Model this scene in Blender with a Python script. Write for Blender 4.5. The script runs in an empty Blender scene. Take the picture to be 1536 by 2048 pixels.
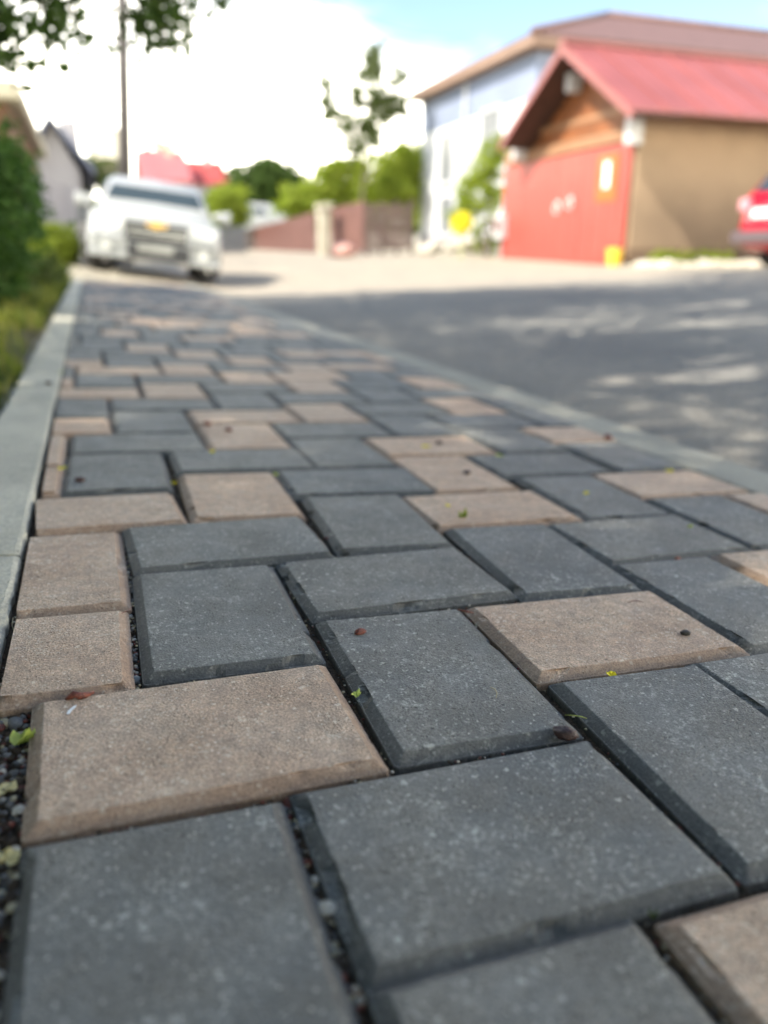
import bpy, bmesh, math, random
import numpy as np
from mathutils import Vector, Matrix, noise
R = math.radians
rnd = random.Random(7)
sc = bpy.context.scene
col = sc.collection

# ------------------------------------------------------------------ camera
F_PX = 1548.9                      # focal length in pixels of the 1536 x 2048 photograph
W = 0.16                           # paver pitch across its short side, metres
PITCH, YAW = 0.32212, 0.34618
ZC = 0.34
cp, sp = math.cos(PITCH), math.sin(PITCH)
cF = Vector((math.sin(YAW)*cp, math.cos(YAW)*cp, -sp))
cR = Vector((math.cos(YAW), -math.sin(YAW), 0))
cU = cR.cross(cF)
CAM = Vector((0, 0, ZC))
cam_d = bpy.data.cameras.new('camera')
cam = bpy.data.objects.new('camera', cam_d)
col.objects.link(cam)
cam.matrix_world = Matrix(((cR.x, cU.x, -cF.x, 0), (cR.y, cU.y, -cF.y, 0), (cR.z, cU.z, -cF.z, ZC), (0, 0, 0, 1)))
cam_d.sensor_fit = 'VERTICAL'
cam_d.sensor_height = 24
cam_d.sensor_width = 18
cam_d.lens = 24 * F_PX / 2048
cam_d.clip_start = 0.02
cam_d.clip_end = 2000
cam_d.dof.use_dof = True
cam_d.dof.focus_distance = 0.675
APERTURE = 0.0104                  # diameter, metres
cam_d.dof.aperture_fstop = (cam_d.lens / 1000) / APERTURE
sc.camera = cam

# ------------------------------------------------------------------ sun, sky, exposure
SUN = Vector((-0.70, -0.15, 0.69)).normalized()
sun_d = bpy.data.lights.new('sun', 'SUN')
sun_d.energy = 2.0
sun_d.angle = R(0.5)
sun_d.color = (1.0, 0.93, 0.82)
sun = bpy.data.objects.new('sun', sun_d)
sun.rotation_euler = SUN.to_track_quat('Z', 'Y').to_euler()
sun.location = (0, 0, 20)
col.objects.link(sun)
world = bpy.data.worlds.new('World')
sc.world = world
world.use_nodes = True
wn, wl = world.node_tree.nodes, world.node_tree.links
wn.clear()
wo = wn.new('ShaderNodeOutputWorld'); wb = wn.new('ShaderNodeBackground')
sky = wn.new('ShaderNodeTexSky'); sky.sky_type = 'NISHITA'; sky.sun_disc = False
sky.sun_elevation = math.asin(SUN.z)
sky.sun_rotation = math.atan2(SUN.x, SUN.y)
sky.air_density = 1.0; sky.dust_density = 0.1; sky.ozone_density = 1.0
wtc = wn.new('ShaderNodeTexCoord')
wmap = wn.new('ShaderNodeMapping'); wmap.inputs['Scale'].default_value = (1.0, 1.0, 2.4)
wmap.inputs['Location'].default_value = (0.35, 0.1, 0.0)
wnz = wn.new('ShaderNodeTexNoise'); wnz.inputs['Scale'].default_value = 1.7
wnz.inputs['Detail'].default_value = 6; wnz.inputs['Roughness'].default_value = 0.5
wsep = wn.new('ShaderNodeSeparateXYZ')
wel = wn.new('ShaderNodeMapRange'); wel.inputs['From Min'].default_value = 0.0; wel.inputs['From Max'].default_value = 0.34
wel.inputs['To Min'].default_value = 0.30; wel.inputs['To Max'].default_value = -0.06
wadd = wn.new('ShaderNodeMath'); wadd.operation = 'ADD'
wrp = wn.new('ShaderNodeMapRange'); wrp.inputs['From Min'].default_value = 0.47; wrp.inputs['From Max'].default_value = 0.76
wrp.interpolation_type = 'SMOOTHSTEP'
wmx = wn.new('ShaderNodeMixRGB'); wmx.inputs['Color2'].default_value = (33.0, 31.0, 25.4, 1)
wl.new(wtc.outputs['Generated'], wmap.inputs['Vector']); wl.new(wmap.outputs['Vector'], wnz.inputs['Vector'])
wl.new(wtc.outputs['Generated'], wsep.inputs['Vector']); wl.new(wsep.outputs['Z'], wel.inputs['Value'])
wl.new(wnz.outputs['Fac'], wadd.inputs[0]); wl.new(wel.outputs['Result'], wadd.inputs[1])
wl.new(wadd.outputs[0], wrp.inputs['Value']); wl.new(wrp.outputs['Result'], wmx.inputs['Fac'])
wl.new(sky.outputs['Color'], wmx.inputs['Color1']); wl.new(wmx.outputs['Color'], wb.inputs['Color'])
wb.inputs['Strength'].default_value = 0.055
wl.new(wb.outputs['Background'], wo.inputs['Surface'])
sc.view_settings.view_transform = 'Standard'
sc.view_settings.look = 'None'
sc.view_settings.exposure = 2.45
sc.view_settings.gamma = 1.0
sc.view_settings.use_curve_mapping = False
sc.cycles.use_denoising = True
sc.cycles.max_bounces = 4
sc.cycles.transparent_max_bounces = 6

# ------------------------------------------------------------------ geometry helpers
def ray(px, py):
    return cF + cR * ((px - 768) / F_PX) + cU * ((1024 - py) / F_PX)
def on_x(px, py, x):
    d = ray(px, py); return CAM + d * (x / d.x)
def on_y(px, py, y):
    d = ray(px, py); return CAM + d * (y / d.y)
# sidewalk frame: its plane falls 3.4 degrees towards the road
MR = Matrix(((0.998245609, 0.0, 0.0592089843), (0.00020806481, 0.999993555, -0.00358430729), (-0.0592086189, 0.00359033832, 0.998239174)))
PC = Vector((0.055504, -0.429648, 0.338336))      # the camera in sidewalk coordinates
MW = Matrix.Translation(CAM - MR @ PC) @ MR.to_4x4()
MRi = MR.transposed()
def on_walk(px, py, h=0.0):
    d = MRi @ ray(px, py)
    t = (h - PC.z) / d.z
    return Vector((PC.x + d.x*t, PC.y + d.y*t, h))
def walk_world(u, v, h=0.0):
    return MW @ Vector((u, v, h))
def H(x, y):
    """height of the terrain"""
    far = max(0.0, y - 13) * 0.027
    if x > 1.3:
        z = min(-0.10 + (x - 1.3) * 0.031, 0.14)
    elif x > -0.2:
        z = -0.02 - (x + 0.2) * 0.053
    else:
        z = -0.02 + min(0.25, (-0.2 - x) * 0.09)
    k = min(1, max(0, (y - 9.6) / 1.2)) * min(1, max(0, (20 - y) / 5))
    if x < 2.2:
        m = 0.135 - 0.143 * max(x, -0.2) if x < 1.6 else -0.094
        z = z * (1 - k) + m * k
    return z + far

class MB:
    def __init__(s): s.v = []; s.f = []; s.m = []
    def add(s, vs, fs, m=0):
        o = len(s.v); s.v += [tuple(p) for p in vs]; s.f += [tuple(i + o for i in f) for f in fs]; s.m += [m] * len(fs)
    def box(s, lo, hi, m=0, mat=None):
        x0, y0, z0 = lo; x1, y1, z1 = hi
        vs = [Vector(p) for p in ((x0,y0,z0),(x1,y0,z0),(x1,y1,z0),(x0,y1,z0),(x0,y0,z1),(x1,y0,z1),(x1,y1,z1),(x0,y1,z1))]
        if mat is not None: vs = [mat @ p for p in vs]
        s.add(vs, [(0,3,2,1),(4,5,6,7),(0,1,5,4),(1,2,6,5),(2,3,7,6),(3,0,4,7)], m)
    def tube(s, pts, rads, n=8, m=0, cap=True):
        pts = [Vector(p) for p in pts]; rings = []
        for i, p in enumerate(pts):
            t = (pts[min(i+1, len(pts)-1)] - pts[max(i-1, 0)]).normalized()
            a = t.orthogonal().normalized(); 
            if i: 
                a = (pa - t * pa.dot(t)).normalized()
            pa = a; b = t.cross(a)
            rings.append([p + (a*math.cos(2*math.pi*k/n) + b*math.sin(2*math.pi*k/n)) * rads[i] for k in range(n)])
        vs = [q for r_ in rings for q in r_]
        fs = [(i*n+k, i*n+(k+1) % n, (i+1)*n+(k+1) % n, (i+1)*n+k) for i in range(len(pts)-1) for k in range(n)]
        if cap: fs += [tuple(range(n))[::-1], tuple((len(pts)-1)*n + k for k in range(n))]
        s.add(vs, fs, m)
    def loft(s, rings, m=0, cap=True):
        n = len(rings[0]); vs = [q for r_ in rings for q in r_]
        fs = [(i*n+k, i*n+(k+1) % n, (i+1)*n+(k+1) % n, (i+1)*n+k) for i in range(len(rings)-1) for k in range(n)]
        if cap: fs += [tuple(range(n))[::-1], tuple((len(rings)-1)*n + k for k in range(n))]
        s.add(vs, fs, m)
    def prism(s, poly, d, m=0):
        """poly: list of Vector, d: extrusion Vector"""
        n = len(poly); vs = [Vector(p) for p in poly] + [Vector(p) + Vector(d) for p in poly]
        s.add(vs, [tuple(range(n))[::-1], tuple(range(n, 2*n))] + [(k, (k+1) % n, n+(k+1) % n, n+k) for k in range(n)], m)
    def mesh(s, name, mats, smooth=False):
        me = bpy.data.meshes.new(name); me.from_pydata(s.v, [], s.f)
        for m in (mats if isinstance(mats, (list, tuple)) else [mats]): me.materials.append(m)
        if any(s.m): me.polygons.foreach_set('material_index', s.m)
        if smooth: me.polygons.foreach_set('use_smooth', [True]*len(s.f))
        me.update(); return me
    def build(s, name, mats, parent=None, smooth=False, bevel=0, loc=None):
        o = bpy.data.objects.new(name, s.mesh(name, mats, smooth)); col.objects.link(o)
        if parent: o.parent = parent
        if loc is not None: o.location = loc
        if bevel:
            b = o.modifiers.new('bevel', 'BEVEL'); b.width = bevel; b.segments = 2; b.limit_method = 'ANGLE'; b.angle_limit = R(40)
        return o
def tag(o, label=None, cat=None, group=None, kind=None):
    if label: o['label'] = label
    if cat: o['category'] = cat
    if group: o['group'] = group
    if kind: o['kind'] = kind
    return o
def thing(name, label, cat, loc=(0,0,0), rz=0, group=None):
    o = bpy.data.objects.new(name, None); col.objects.link(o); o.empty_display_size = 0.1
    o.location = loc; o.rotation_euler = (0, 0, rz)
    return tag(o, label, cat, group)

# ------------------------------------------------------------------ materials
class NT:
    def __init__(s, name):
        s.m = bpy.data.materials.new(name); s.m.use_nodes = True
        s.n, s.l = s.m.node_tree.nodes, s.m.node_tree.links
        s.b = s.n['Principled BSDF']
    def new(s, t, **kw):
        n = s.n.new(t)
        for k, v in kw.items():
            if k in n.inputs: n.inputs[k].default_value = v
            else: setattr(n, k, v)
        return n
    def pos(s): return s.new('ShaderNodeNewGeometry').outputs['Position']
    def noise(s, scale, detail=3, rough=0.55, vec=None, dist=0):
        n = s.new('ShaderNodeTexNoise', Scale=scale, Detail=detail, Roughness=rough, Distortion=dist)
        s.l.new(vec or s.pos(), n.inputs['Vector']); return n.outputs['Fac']
    def voro(s, scale, vec=None, out='Distance'):
        n = s.new('ShaderNodeTexVoronoi', Scale=scale); s.l.new(vec or s.pos(), n.inputs['Vector']); return n.outputs[out]
    def mr(s, src, a, b, c=0.0, d=1.0, smooth=True):
        n = s.new('ShaderNodeMapRange'); n.interpolation_type = 'SMOOTHSTEP' if smooth else 'LINEAR'
        for k, v in zip(('From Min', 'From Max', 'To Min', 'To Max'), (a, b, c, d)): n.inputs[k].default_value = v
        s.l.new(src, n.inputs['Value']); return n.outputs['Result']
    def math(s, op, a, b):
        n = s.new('ShaderNodeMath', operation=op)
        for i, q in enumerate((a, b)):
            if isinstance(q, (int, float)): n.inputs[i].default_value = q
            else: s.l.new(q, n.inputs[i])
        return n.outputs[0]
    def mix(s, fac, a, b, mode='MIX'):
        n = s.new('ShaderNodeMixRGB', blend_type=mode)
        for i, q in zip(('Fac', 'Color1', 'Color2'), (fac, a, b)):
            if isinstance(q, (int, float)): n.inputs[i].default_value = q
            elif isinstance(q, tuple): n.inputs[i].default_value = (*q, 1) if len(q) == 3 else q
            else: s.l.new(q, n.inputs[i])
        return n.outputs[0]
    def bump(s, h, dist, strength=1.0, prev=None):
        n = s.new('ShaderNodeBump'); n.inputs['Distance'].default_value = dist; n.inputs['Strength'].default_value = strength
        s.l.new(h, n.inputs['Height'])
        if prev: s.l.new(prev, n.inputs['Normal'])
        return n.outputs['Normal']
    def done(s, color=None, rough=0.8, normal=None, spec=0.5, metal=0.0):
        if color is not None:
            if isinstance(color, tuple): s.b.inputs['Base Color'].default_value = (*color, 1)
            else: s.l.new(color, s.b.inputs['Base Color'])
        if isinstance(rough, (int, float)): s.b.inputs['Roughness'].default_value = rough
        else: s.l.new(rough, s.b.inputs['Roughness'])
        s.b.inputs['Specular IOR Level'].default_value = spec
        s.b.inputs['Metallic'].default_value = metal
        if normal: s.l.new(normal, s.b.inputs['Normal'])
        return s.m

def simple(name, c, rough=0.6, var=0.15, scale=3.0, spec=0.5, metal=0.0, bump=0.0, bscale=40):
    t = NT(name); f = t.noise(scale, 4)
    colr = t.mix(t.mr(f, 0.3, 0.7), tuple(q*(1-var) for q in c), tuple(min(1, q*(1+var)) for q in c))
    nm = t.bump(t.noise(bscale, 4), bump) if bump else None
    return t.done(colr, rough, nm, spec, metal)

def paver_mat(name, base, warm, fleck, spec=0.5, rough=0.62, effl=1.0):
    t = NT(name); p = t.pos()
    oi = t.new('ShaderNodeObjectInfo')
    big = t.noise(9, 3, 0.6, p); mid = t.noise(70, 5, 0.65, p); fine = t.noise(520, 3, 0.7, p)
    c = t.mix(t.mr(big, 0.36, 0.64), base, warm)
    c = t.mix(0.85, c, t.mix(t.mr(mid, 0.32, 0.68), (0.74,)*3, (1.22,)*3), 'MULTIPLY')
    c = t.mix(1.0, c, t.mix(t.mr(fine, 0.32, 0.68), (0.60,)*3, (1.40,)*3), 'MULTIPLY')
    c = t.mix(1.0, c, t.mix(oi.outputs['Random'], (0.88, 0.89, 0.90), (1.12, 1.10, 1.08)), 'MULTIPLY')
    # pale specks and smears of efflorescence
    f1 = t.math('MULTIPLY', t.mr(t.noise(170, 4, 0.75, p, 0.6), 0.54, 0.63), t.mr(t.noise(14, 3, 0.6, p), 0.42, 0.62))
    f2 = t.math('MULTIPLY', t.mr(t.noise(55, 6, 0.85, p, 1.0), 0.565, 0.68), t.mr(t.noise(7, 2, 0.5, p), 0.42, 0.60))
    def specks(scale, r0, r1, lo):
        q = t.new('ShaderNodeTexVoronoi', Scale=scale); wq = t.new('ShaderNodeVectorMath', operation='ADD'); nq = t.new('ShaderNodeTexNoise', Scale=scale*2.2); t.l.new(p, nq.inputs['Vector'])
        sq = t.new('ShaderNodeVectorMath', operation='SCALE'); sq.inputs['Scale'].default_value = 0.9/scale; t.l.new(nq.outputs['Color'], sq.inputs[0]); t.l.new(p, wq.inputs[0]); t.l.new(sq.outputs[0], wq.inputs[1]); t.l.new(wq.outputs[0], q.inputs['Vector'])
        sc_ = t.new('ShaderNodeSeparateXYZ'); t.l.new(q.outputs['Color'], sc_.inputs[0])
        return t.math('MULTIPLY', t.mr(q.outputs['Distance'], r0, r1, 1, 0), t.mr(sc_.outputs['X'], lo, lo+0.12))
    grain = t.math('MAXIMUM', t.math('MULTIPLY', specks(240.0, 0.18, 0.36, 0.70), 0.9), t.math('MULTIPLY', specks(120.0, 0.14, 0.32, 0.78), t.mr(t.noise(11, 2, 0.5, p), 0.40, 0.55)))
    grain = t.math('MAXIMUM', grain, t.math('MULTIPLY', specks(75.0, 0.10, 0.30, 0.80), t.mr(t.noise(23, 3, 0.6, p), 0.50, 0.62)))
    fl = t.math('MINIMUM', t.math('ADD', t.math('MULTIPLY', f1, 0.55*effl), t.math('ADD', t.math('MULTIPLY', f2, 1.0*effl), t.math('MULTIPLY', grain, 0.85))), 0.9)
    c = t.mix(fl, c, fleck)
    # dark pits
    wv = t.new('ShaderNodeVectorMath', operation='ADD'); wn_ = t.new('ShaderNodeTexNoise', Scale=400.0); t.l.new(p, wn_.inputs['Vector'])
    ws = t.new('ShaderNodeVectorMath', operation='SCALE'); ws.inputs['Scale'].default_value = 0.004; t.l.new(wn_.outputs['Color'], ws.inputs[0]); t.l.new(p, wv.inputs[0]); t.l.new(ws.outputs[0], wv.inputs[1])
    pv = wv.outputs[0]
    rough_area = t.mr(t.math('ADD', t.noise(16, 2, 0.6, p), t.math('MULTIPLY', oi.outputs['Random'], 0.16)), 0.46, 0.68)
    pit1 = t.math('MULTIPLY', t.mr(t.voro(150, pv), 0.12, 0.30, 1, 0), t.mr(t.noise(60, 3, 0.6, p), 0.46, 0.56))
    pit2 = t.math('MULTIPLY', t.mr(t.voro(330, pv), 0.12, 0.30, 1, 0), t.mr(t.noise(90, 3, 0.6, p), 0.46, 0.58))
    pit = t.math('MULTIPLY', t.math('MAXIMUM', pit1, pit2), t.math('ADD', t.math('MULTIPLY', rough_area, 0.75), 0.25))
    c = t.mix(t.math('MULTIPLY', pit, 0.8), c, tuple(q*0.3 for q in base))
    h = t.math('ADD', t.math('MULTIPLY', t.noise(500, 3, 0.75, p), t.math('ADD', t.math('MULTIPLY', rough_area, 1.1), 0.6)), t.math('MULTIPLY', mid, 0.5))
    h = t.math('SUBTRACT', h, t.math('MULTIPLY', pit, 1.1))
    h = t.math('ADD', h, t.math('MULTIPLY', t.mr(t.voro(420, p), 0.0, 0.6, 0.5, 0), t.mr(t.noise(26, 3, 0.6, p), 0.42, 0.6)))
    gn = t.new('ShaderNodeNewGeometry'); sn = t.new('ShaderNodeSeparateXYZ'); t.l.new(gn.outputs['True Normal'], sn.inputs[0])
    flat = t.mr(sn.outputs['Z'], 0.86, 0.96)              # dusty open face, smooth pressed arris with shade darkened into its colour
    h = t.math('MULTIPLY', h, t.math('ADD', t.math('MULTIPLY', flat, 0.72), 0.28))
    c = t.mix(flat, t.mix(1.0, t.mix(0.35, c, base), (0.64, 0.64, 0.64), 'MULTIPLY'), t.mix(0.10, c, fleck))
    nm = t.bump(h, 0.0014, 1.0)
    return t.done(c, t.mr(mid, 0.2, 0.8, rough-0.07, rough+0.12), nm, spec)
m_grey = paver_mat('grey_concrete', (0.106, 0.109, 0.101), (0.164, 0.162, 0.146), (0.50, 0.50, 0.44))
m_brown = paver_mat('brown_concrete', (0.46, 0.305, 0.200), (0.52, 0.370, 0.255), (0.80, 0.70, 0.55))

def kerb_mat(nm_='kerb_concrete', ca=(0.43, 0.41, 0.33), cb=(0.58, 0.55, 0.44)):
    t = NT(nm_); p = t.pos()
    c = t.mix(t.mr(t.noise(6, 4, 0.6, p), 0.3, 0.7), ca, cb)
    c = t.mix(0.8, c, t.mix(t.mr(t.noise(220, 4, 0.7, p), 0.25, 0.75), (0.7,)*3, (1.25,)*3), 'MULTIPLY')
    pit = t.math('MULTIPLY', t.mr(t.voro(160, p), 0.05, 0.22, 1, 0), t.mr(t.noise(30, 3, 0.6, p), 0.48, 0.6))
    c = t.mix(t.math('MULTIPLY', pit, 0.7), c, (0.06, 0.06, 0.055))
    h = t.math('SUBTRACT', t.noise(260, 4, 0.75, p), pit)
    return t.done(c, 0.8, t.bump(h, 0.002), 0.3)
m_kerb = kerb_mat()
m_kerb2 = kerb_mat('dusty_kerb_concrete', (0.29, 0.28, 0.23), (0.38, 0.36, 0.295))
def soil_mat(name, a, b, s=60, bd=0.006):
    t = NT(name); p = t.pos()
    c = t.mix(t.mr(t.noise(s, 5, 0.7, p), 0.3, 0.7), a, b)
    c = t.mix(t.mr(t.voro(s*3, p), 0.1, 0.3, 0.5, 0), c, tuple(min(1, q*2.6) for q in b))
    return t.done(c, 0.95, t.bump(t.noise(s*2.5, 5, 0.7, p), bd), 0.2)
m_soil = soil_mat('dark_soil', (0.020, 0.015, 0.011), (0.060, 0.045, 0.033))
m_joint = soil_mat('joint_sand', (0.030, 0.022, 0.015), (0.12, 0.088, 0.060), 180, 0.003)
def asphalt_mat():
    t = NT('asphalt'); p = t.pos()
    c = t.mix(t.mr(t.noise(1.1, 4, 0.6, p), 0.3, 0.7), (0.165, 0.160, 0.145), (0.220, 0.210, 0.182))
    c = t.mix(0.8, c, t.mix(t.mr(t.noise(75, 4, 0.7, p), 0.25, 0.75), (0.42,)*3, (1.7,)*3), 'MULTIPLY')
    # dust along the kerb and opposite edge; sunlit paleness painted farther up the road
    sx = t.new('ShaderNodeSeparateXYZ'); t.l.new(p, sx.inputs[0])
    edge = t.math('ADD', t.mr(sx.outputs['X'], 1.3, 2.3, 0.28, 0), t.mr(sx.outputs['X'], 4.0, 8.5, 0, 0.6))
    far = t.mr(sx.outputs['Y'], 6.0, 10, 0, 1.15)
    d = t.math('MULTIPLY', t.math('MAXIMUM', edge, far), t.mr(t.noise(2.4, 5, 0.65, p), 0.15, 0.60))
    c = t.mix(d, c, (0.36, 0.31, 0.24))
    return t.done(c, 0.85, t.bump(t.math('ADD', t.noise(110, 4, 0.7, p), t.math('MULTIPLY', t.voro(120, p), 0.6)), 0.006), 0.35)
m_asphalt = asphalt_mat()
m_ground = soil_mat('dusty_ground', (0.27, 0.24, 0.18), (0.40, 0.36, 0.28), 6, 0.02)
m_verge = soil_mat('verge_earth', (0.12, 0.11, 0.05), (0.24, 0.20, 0.10), 14, 0.02)
def leaf_mat(name, a, b, trans=0.25, rough=0.55):
    t = NT(name)
    oi = t.new('ShaderNodeNewGeometry')
    c = t.mix(oi.outputs['Random Per Island'], a, b)
    t.l.new(c, t.b.inputs['Base Color']); t.b.inputs['Roughness'].default_value = rough; t.b.inputs['Specular IOR Level'].default_value = 0.12
    tr = t.new('ShaderNodeBsdfTranslucent'); t.l.new(t.mix(1.0, c, (1.5, 1.7, 0.6), 'MULTIPLY'), tr.inputs['Color'])
    mx = t.new('ShaderNodeMixShader'); mx.inputs[0].default_value = trans
    t.l.new(t.b.outputs[0], mx.inputs[1]); t.l.new(tr.outputs[0], mx.inputs[2])
    t.l.new(mx.outputs[0], t.n['Material Output'].inputs['Surface'])
    return t.m
m_leaf = leaf_mat('tree_leaf', (0.030, 0.060, 0.012), (0.075, 0.115, 0.030))
m_leaf_bright = leaf_mat('bright_leaf', (0.17, 0.22, 0.030), (0.31, 0.35, 0.06), 0.4)
m_leaf_olive = leaf_mat('olive_leaf', (0.060, 0.085, 0.025), (0.12, 0.15, 0.05), 0.25)
m_leaf_dark = leaf_mat('dark_leaf', (0.030, 0.070, 0.018), (0.085, 0.155, 0.040), 0.3)
m_grass = leaf_mat('grass_blade', (0.075, 0.125, 0.020), (0.27, 0.25, 0.07), 0.35)
m_yellow_leaf = leaf_mat('yellow_petal', (0.70, 0.58, 0.03), (0.80, 0.72, 0.08), 0.3)
m_lime = leaf_mat('lime_petal', (0.40, 0.48, 0.10), (0.58, 0.60, 0.22), 0.3)
m_cream_leaf = leaf_mat('cream_petal', (0.62, 0.52, 0.26), (0.70, 0.62, 0.36), 0.2)
m_bark = simple('bark', (0.11, 0.085, 0.065), 0.9, 0.3, 12, bump=0.01)
m_seed = simple('red_brown_husk', (0.15, 0.035, 0.018), 0.45, 0.5, 400, bump=0.0012, bscale=700)
m_seed_dark = simple('dark_brown_husk', (0.045, 0.020, 0.015), 0.45, 0.5, 400, bump=0.0012, bscale=700)
m_seed_black = simple('blackish_husk', (0.018, 0.017, 0.010), 0.45, 0.5, 400, bump=0.0012, bscale=700)
m_straw = simple('straw', (0.42, 0.36, 0.22), 0.6, 0.2, 300)
m_stem = simple('green_stem', (0.28, 0.34, 0.06), 0.5, 0.2, 300)
m_white_paint = simple('white_car_paint', (0.37, 0.38, 0.375), 0.22, 0.02)
m_red_paint = simple('red_car_paint', (0.40, 0.006, 0.026), 0.2, 0.05)
m_black = simple('black_plastic', (0.03, 0.03, 0.032), 0.5, 0.2)
m_bumper = simple('grey_bumper_plastic', (0.09, 0.065, 0.07), 0.5, 0.1)
m_rubber = simple('tyre_rubber', (0.025, 0.024, 0.023), 0.85, 0.2, 20)
m_chrome = simple('chrome', (0.62, 0.62, 0.60), 0.25, 0.05, metal=0.9)
m_gold = simple('gold_emblem', (0.72, 0.42, 0.06), 0.35, 0.1, metal=0.3)
m_glass = simple('car_glass', (0.035, 0.05, 0.058), 0.25, 0.05, spec=0.35)
m_lamp = simple('lamp_lens', (0.62, 0.62, 0.58), 0.15, 0.05)
m_tail = simple('tail_lamp_lens', (0.60, 0.25, 0.28), 0.2, 0.05)
m_plate = simple('number_plate', (0.80, 0.80, 0.78), 0.4, 0.02)
m_gate = simple('red_gate_paint', (0.36, 0.062, 0.046), 0.45, 0.08, 1.5)
m_roof_red = simple('red_roof_metal', (0.25, 0.075, 0.070), 0.5, 0.10, 1.2)
m_wood = simple('orange_wood', (0.20, 0.066, 0.018), 0.6, 0.25, 5)
m_beam = simple('dark_wood', (0.05, 0.02, 0.013), 0.7, 0.2, 5)
m_tan = simple('tan_timber', (0.27, 0.14, 0.07), 0.6, 0.1, 5)
m_ochre = simple('ochre_plaster', (0.29, 0.205, 0.130), 0.9, 0.13, 0.8, bump=0.01)
m_white_wall = simple('white_plaster', (0.62, 0.62, 0.63), 0.9, 0.04, 0.6, bump=0.01)
m_tile = simple('brown_red_tile', (0.135, 0.075, 0.066), 0.7, 0.15, 4)
m_soffit = simple('tan_soffit', (0.24, 0.155, 0.11), 0.7, 0.08, 2)
m_pane = simple('window_glass', (0.14, 0.15, 0.155), 0.35, 0.1, spec=0.4)
m_frame = simple('white_frame', (0.50, 0.50, 0.50), 0.5, 0.03)
m_fence = simple('red_brown_fence_paint', (0.125, 0.055, 0.045), 0.6, 0.15, 3)
m_fence_pink = simple('pale_brown_fence_paint', (0.15, 0.072, 0.058), 0.6, 0.12, 3)
m_fence_dark = simple('dark_brown_fence_paint', (0.09, 0.055, 0.045), 0.6, 0.2, 3)
m_cream = simple('cream_render', (0.46, 0.42, 0.32), 0.8, 0.06, 3)
m_grey_wall = simple('grey_render', (0.36, 0.345, 0.355), 0.9, 0.08, 1)
m_slate = simple('blue_grey_roof', (0.13, 0.15, 0.22), 0.6, 0.1, 2)
m_brick = simple('rust_brown_wall', (0.16, 0.085, 0.05), 0.85, 0.2, 4)
m_pole = simple('weathered_pole', (0.085, 0.075, 0.07), 0.85, 0.2, 6)
m_orange = simple('orange_print', (0.55, 0.105, 0.015), 0.5, 0.05)
m_yellow = simple('yellow_plastic', (0.80, 0.66, 0.01), 0.5, 0.05)
m_amber = simple('amber_plastic', (0.82, 0.50, 0.04), 0.5, 0.05)
m_pebble = simple('grey_pebble', (0.135, 0.13, 0.12), 0.6, 0.35, 150, bump=0.001, bscale=500)
m_rubble = simple('pale_rubble', (0.52, 0.47, 0.38), 0.9, 0.15, 9, bump=0.01)
m_pinkstone = simple('pink_stone', (0.52, 0.30, 0.25), 0.8, 0.1, 9)
m_wire = simple('black_cable', (0.05, 0.05, 0.05), 0.6, 0.1)

# ------------------------------------------------------------------ setting: ground, road
def axis(*segs):
    out = []
    for a, b, n in segs: out += list(np.linspace(a, b, n, endpoint=False))
    return out + [segs[-1][1]]
def grid(name, xs, ys, hf, m, mats=None):
    b = MB(); n = len(xs)
    b.add([(x, y, hf(x, y)) for y in ys for x in xs], [(j*n+i, j*n+i+1, (j+1)*n+i+1, (j+1)*n+i) for j in range(len(ys)-1) for i in range(n-1)])
    return b.build(name, m, smooth=True)
def Hg(x, y):
    z = H(x, y)
    if -0.21 < x < 1.36 and y < 10.3: z = min(z, -0.13)       # dug out under the paving bed
    if 1.36 <= x < 7.9: z -= 0.03
    return z
tag(grid('ground', axis((-250, -20, 12), (-20, -1, 20), (-1, -0.215, 6), (-0.215, -0.205, 1), (-0.205, 1.36, 12), (1.36, 1.37, 1), (1.37, 12, 24), (12, 250, 14)),
     axis((-40, -2, 12), (-2, 9, 24), (9, 10.3, 6), (10.3, 10.32, 1), (10.32, 20, 24), (20, 60, 20), (60, 400, 12)), Hg, m_ground), kind='structure')
tag(grid('road', axis((1.30, 2.4, 8), (2.4, 7.9, 16)), axis((-12, 0, 8), (0, 12, 60), (12, 60, 30), (60, 250, 20)),
     lambda x, y: H(x, y) + 0.004 * math.sin(x*3.1+y*1.3) - (0.006 if x < 1.4 else 0) , m_asphalt), kind='structure')
tag(grid('verge', axis((-14, -2, 10), (-2, -0.21, 16)), axis((-6, 0, 10), (0, 8, 40), (8, 26, 20)),
     lambda x, y: H(x, y) + 0.012 + 0.012*noise.noise(Vector((x*3, y*3, 0))) if x < -0.25 else -0.028, m_verge), kind='structure')

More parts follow.
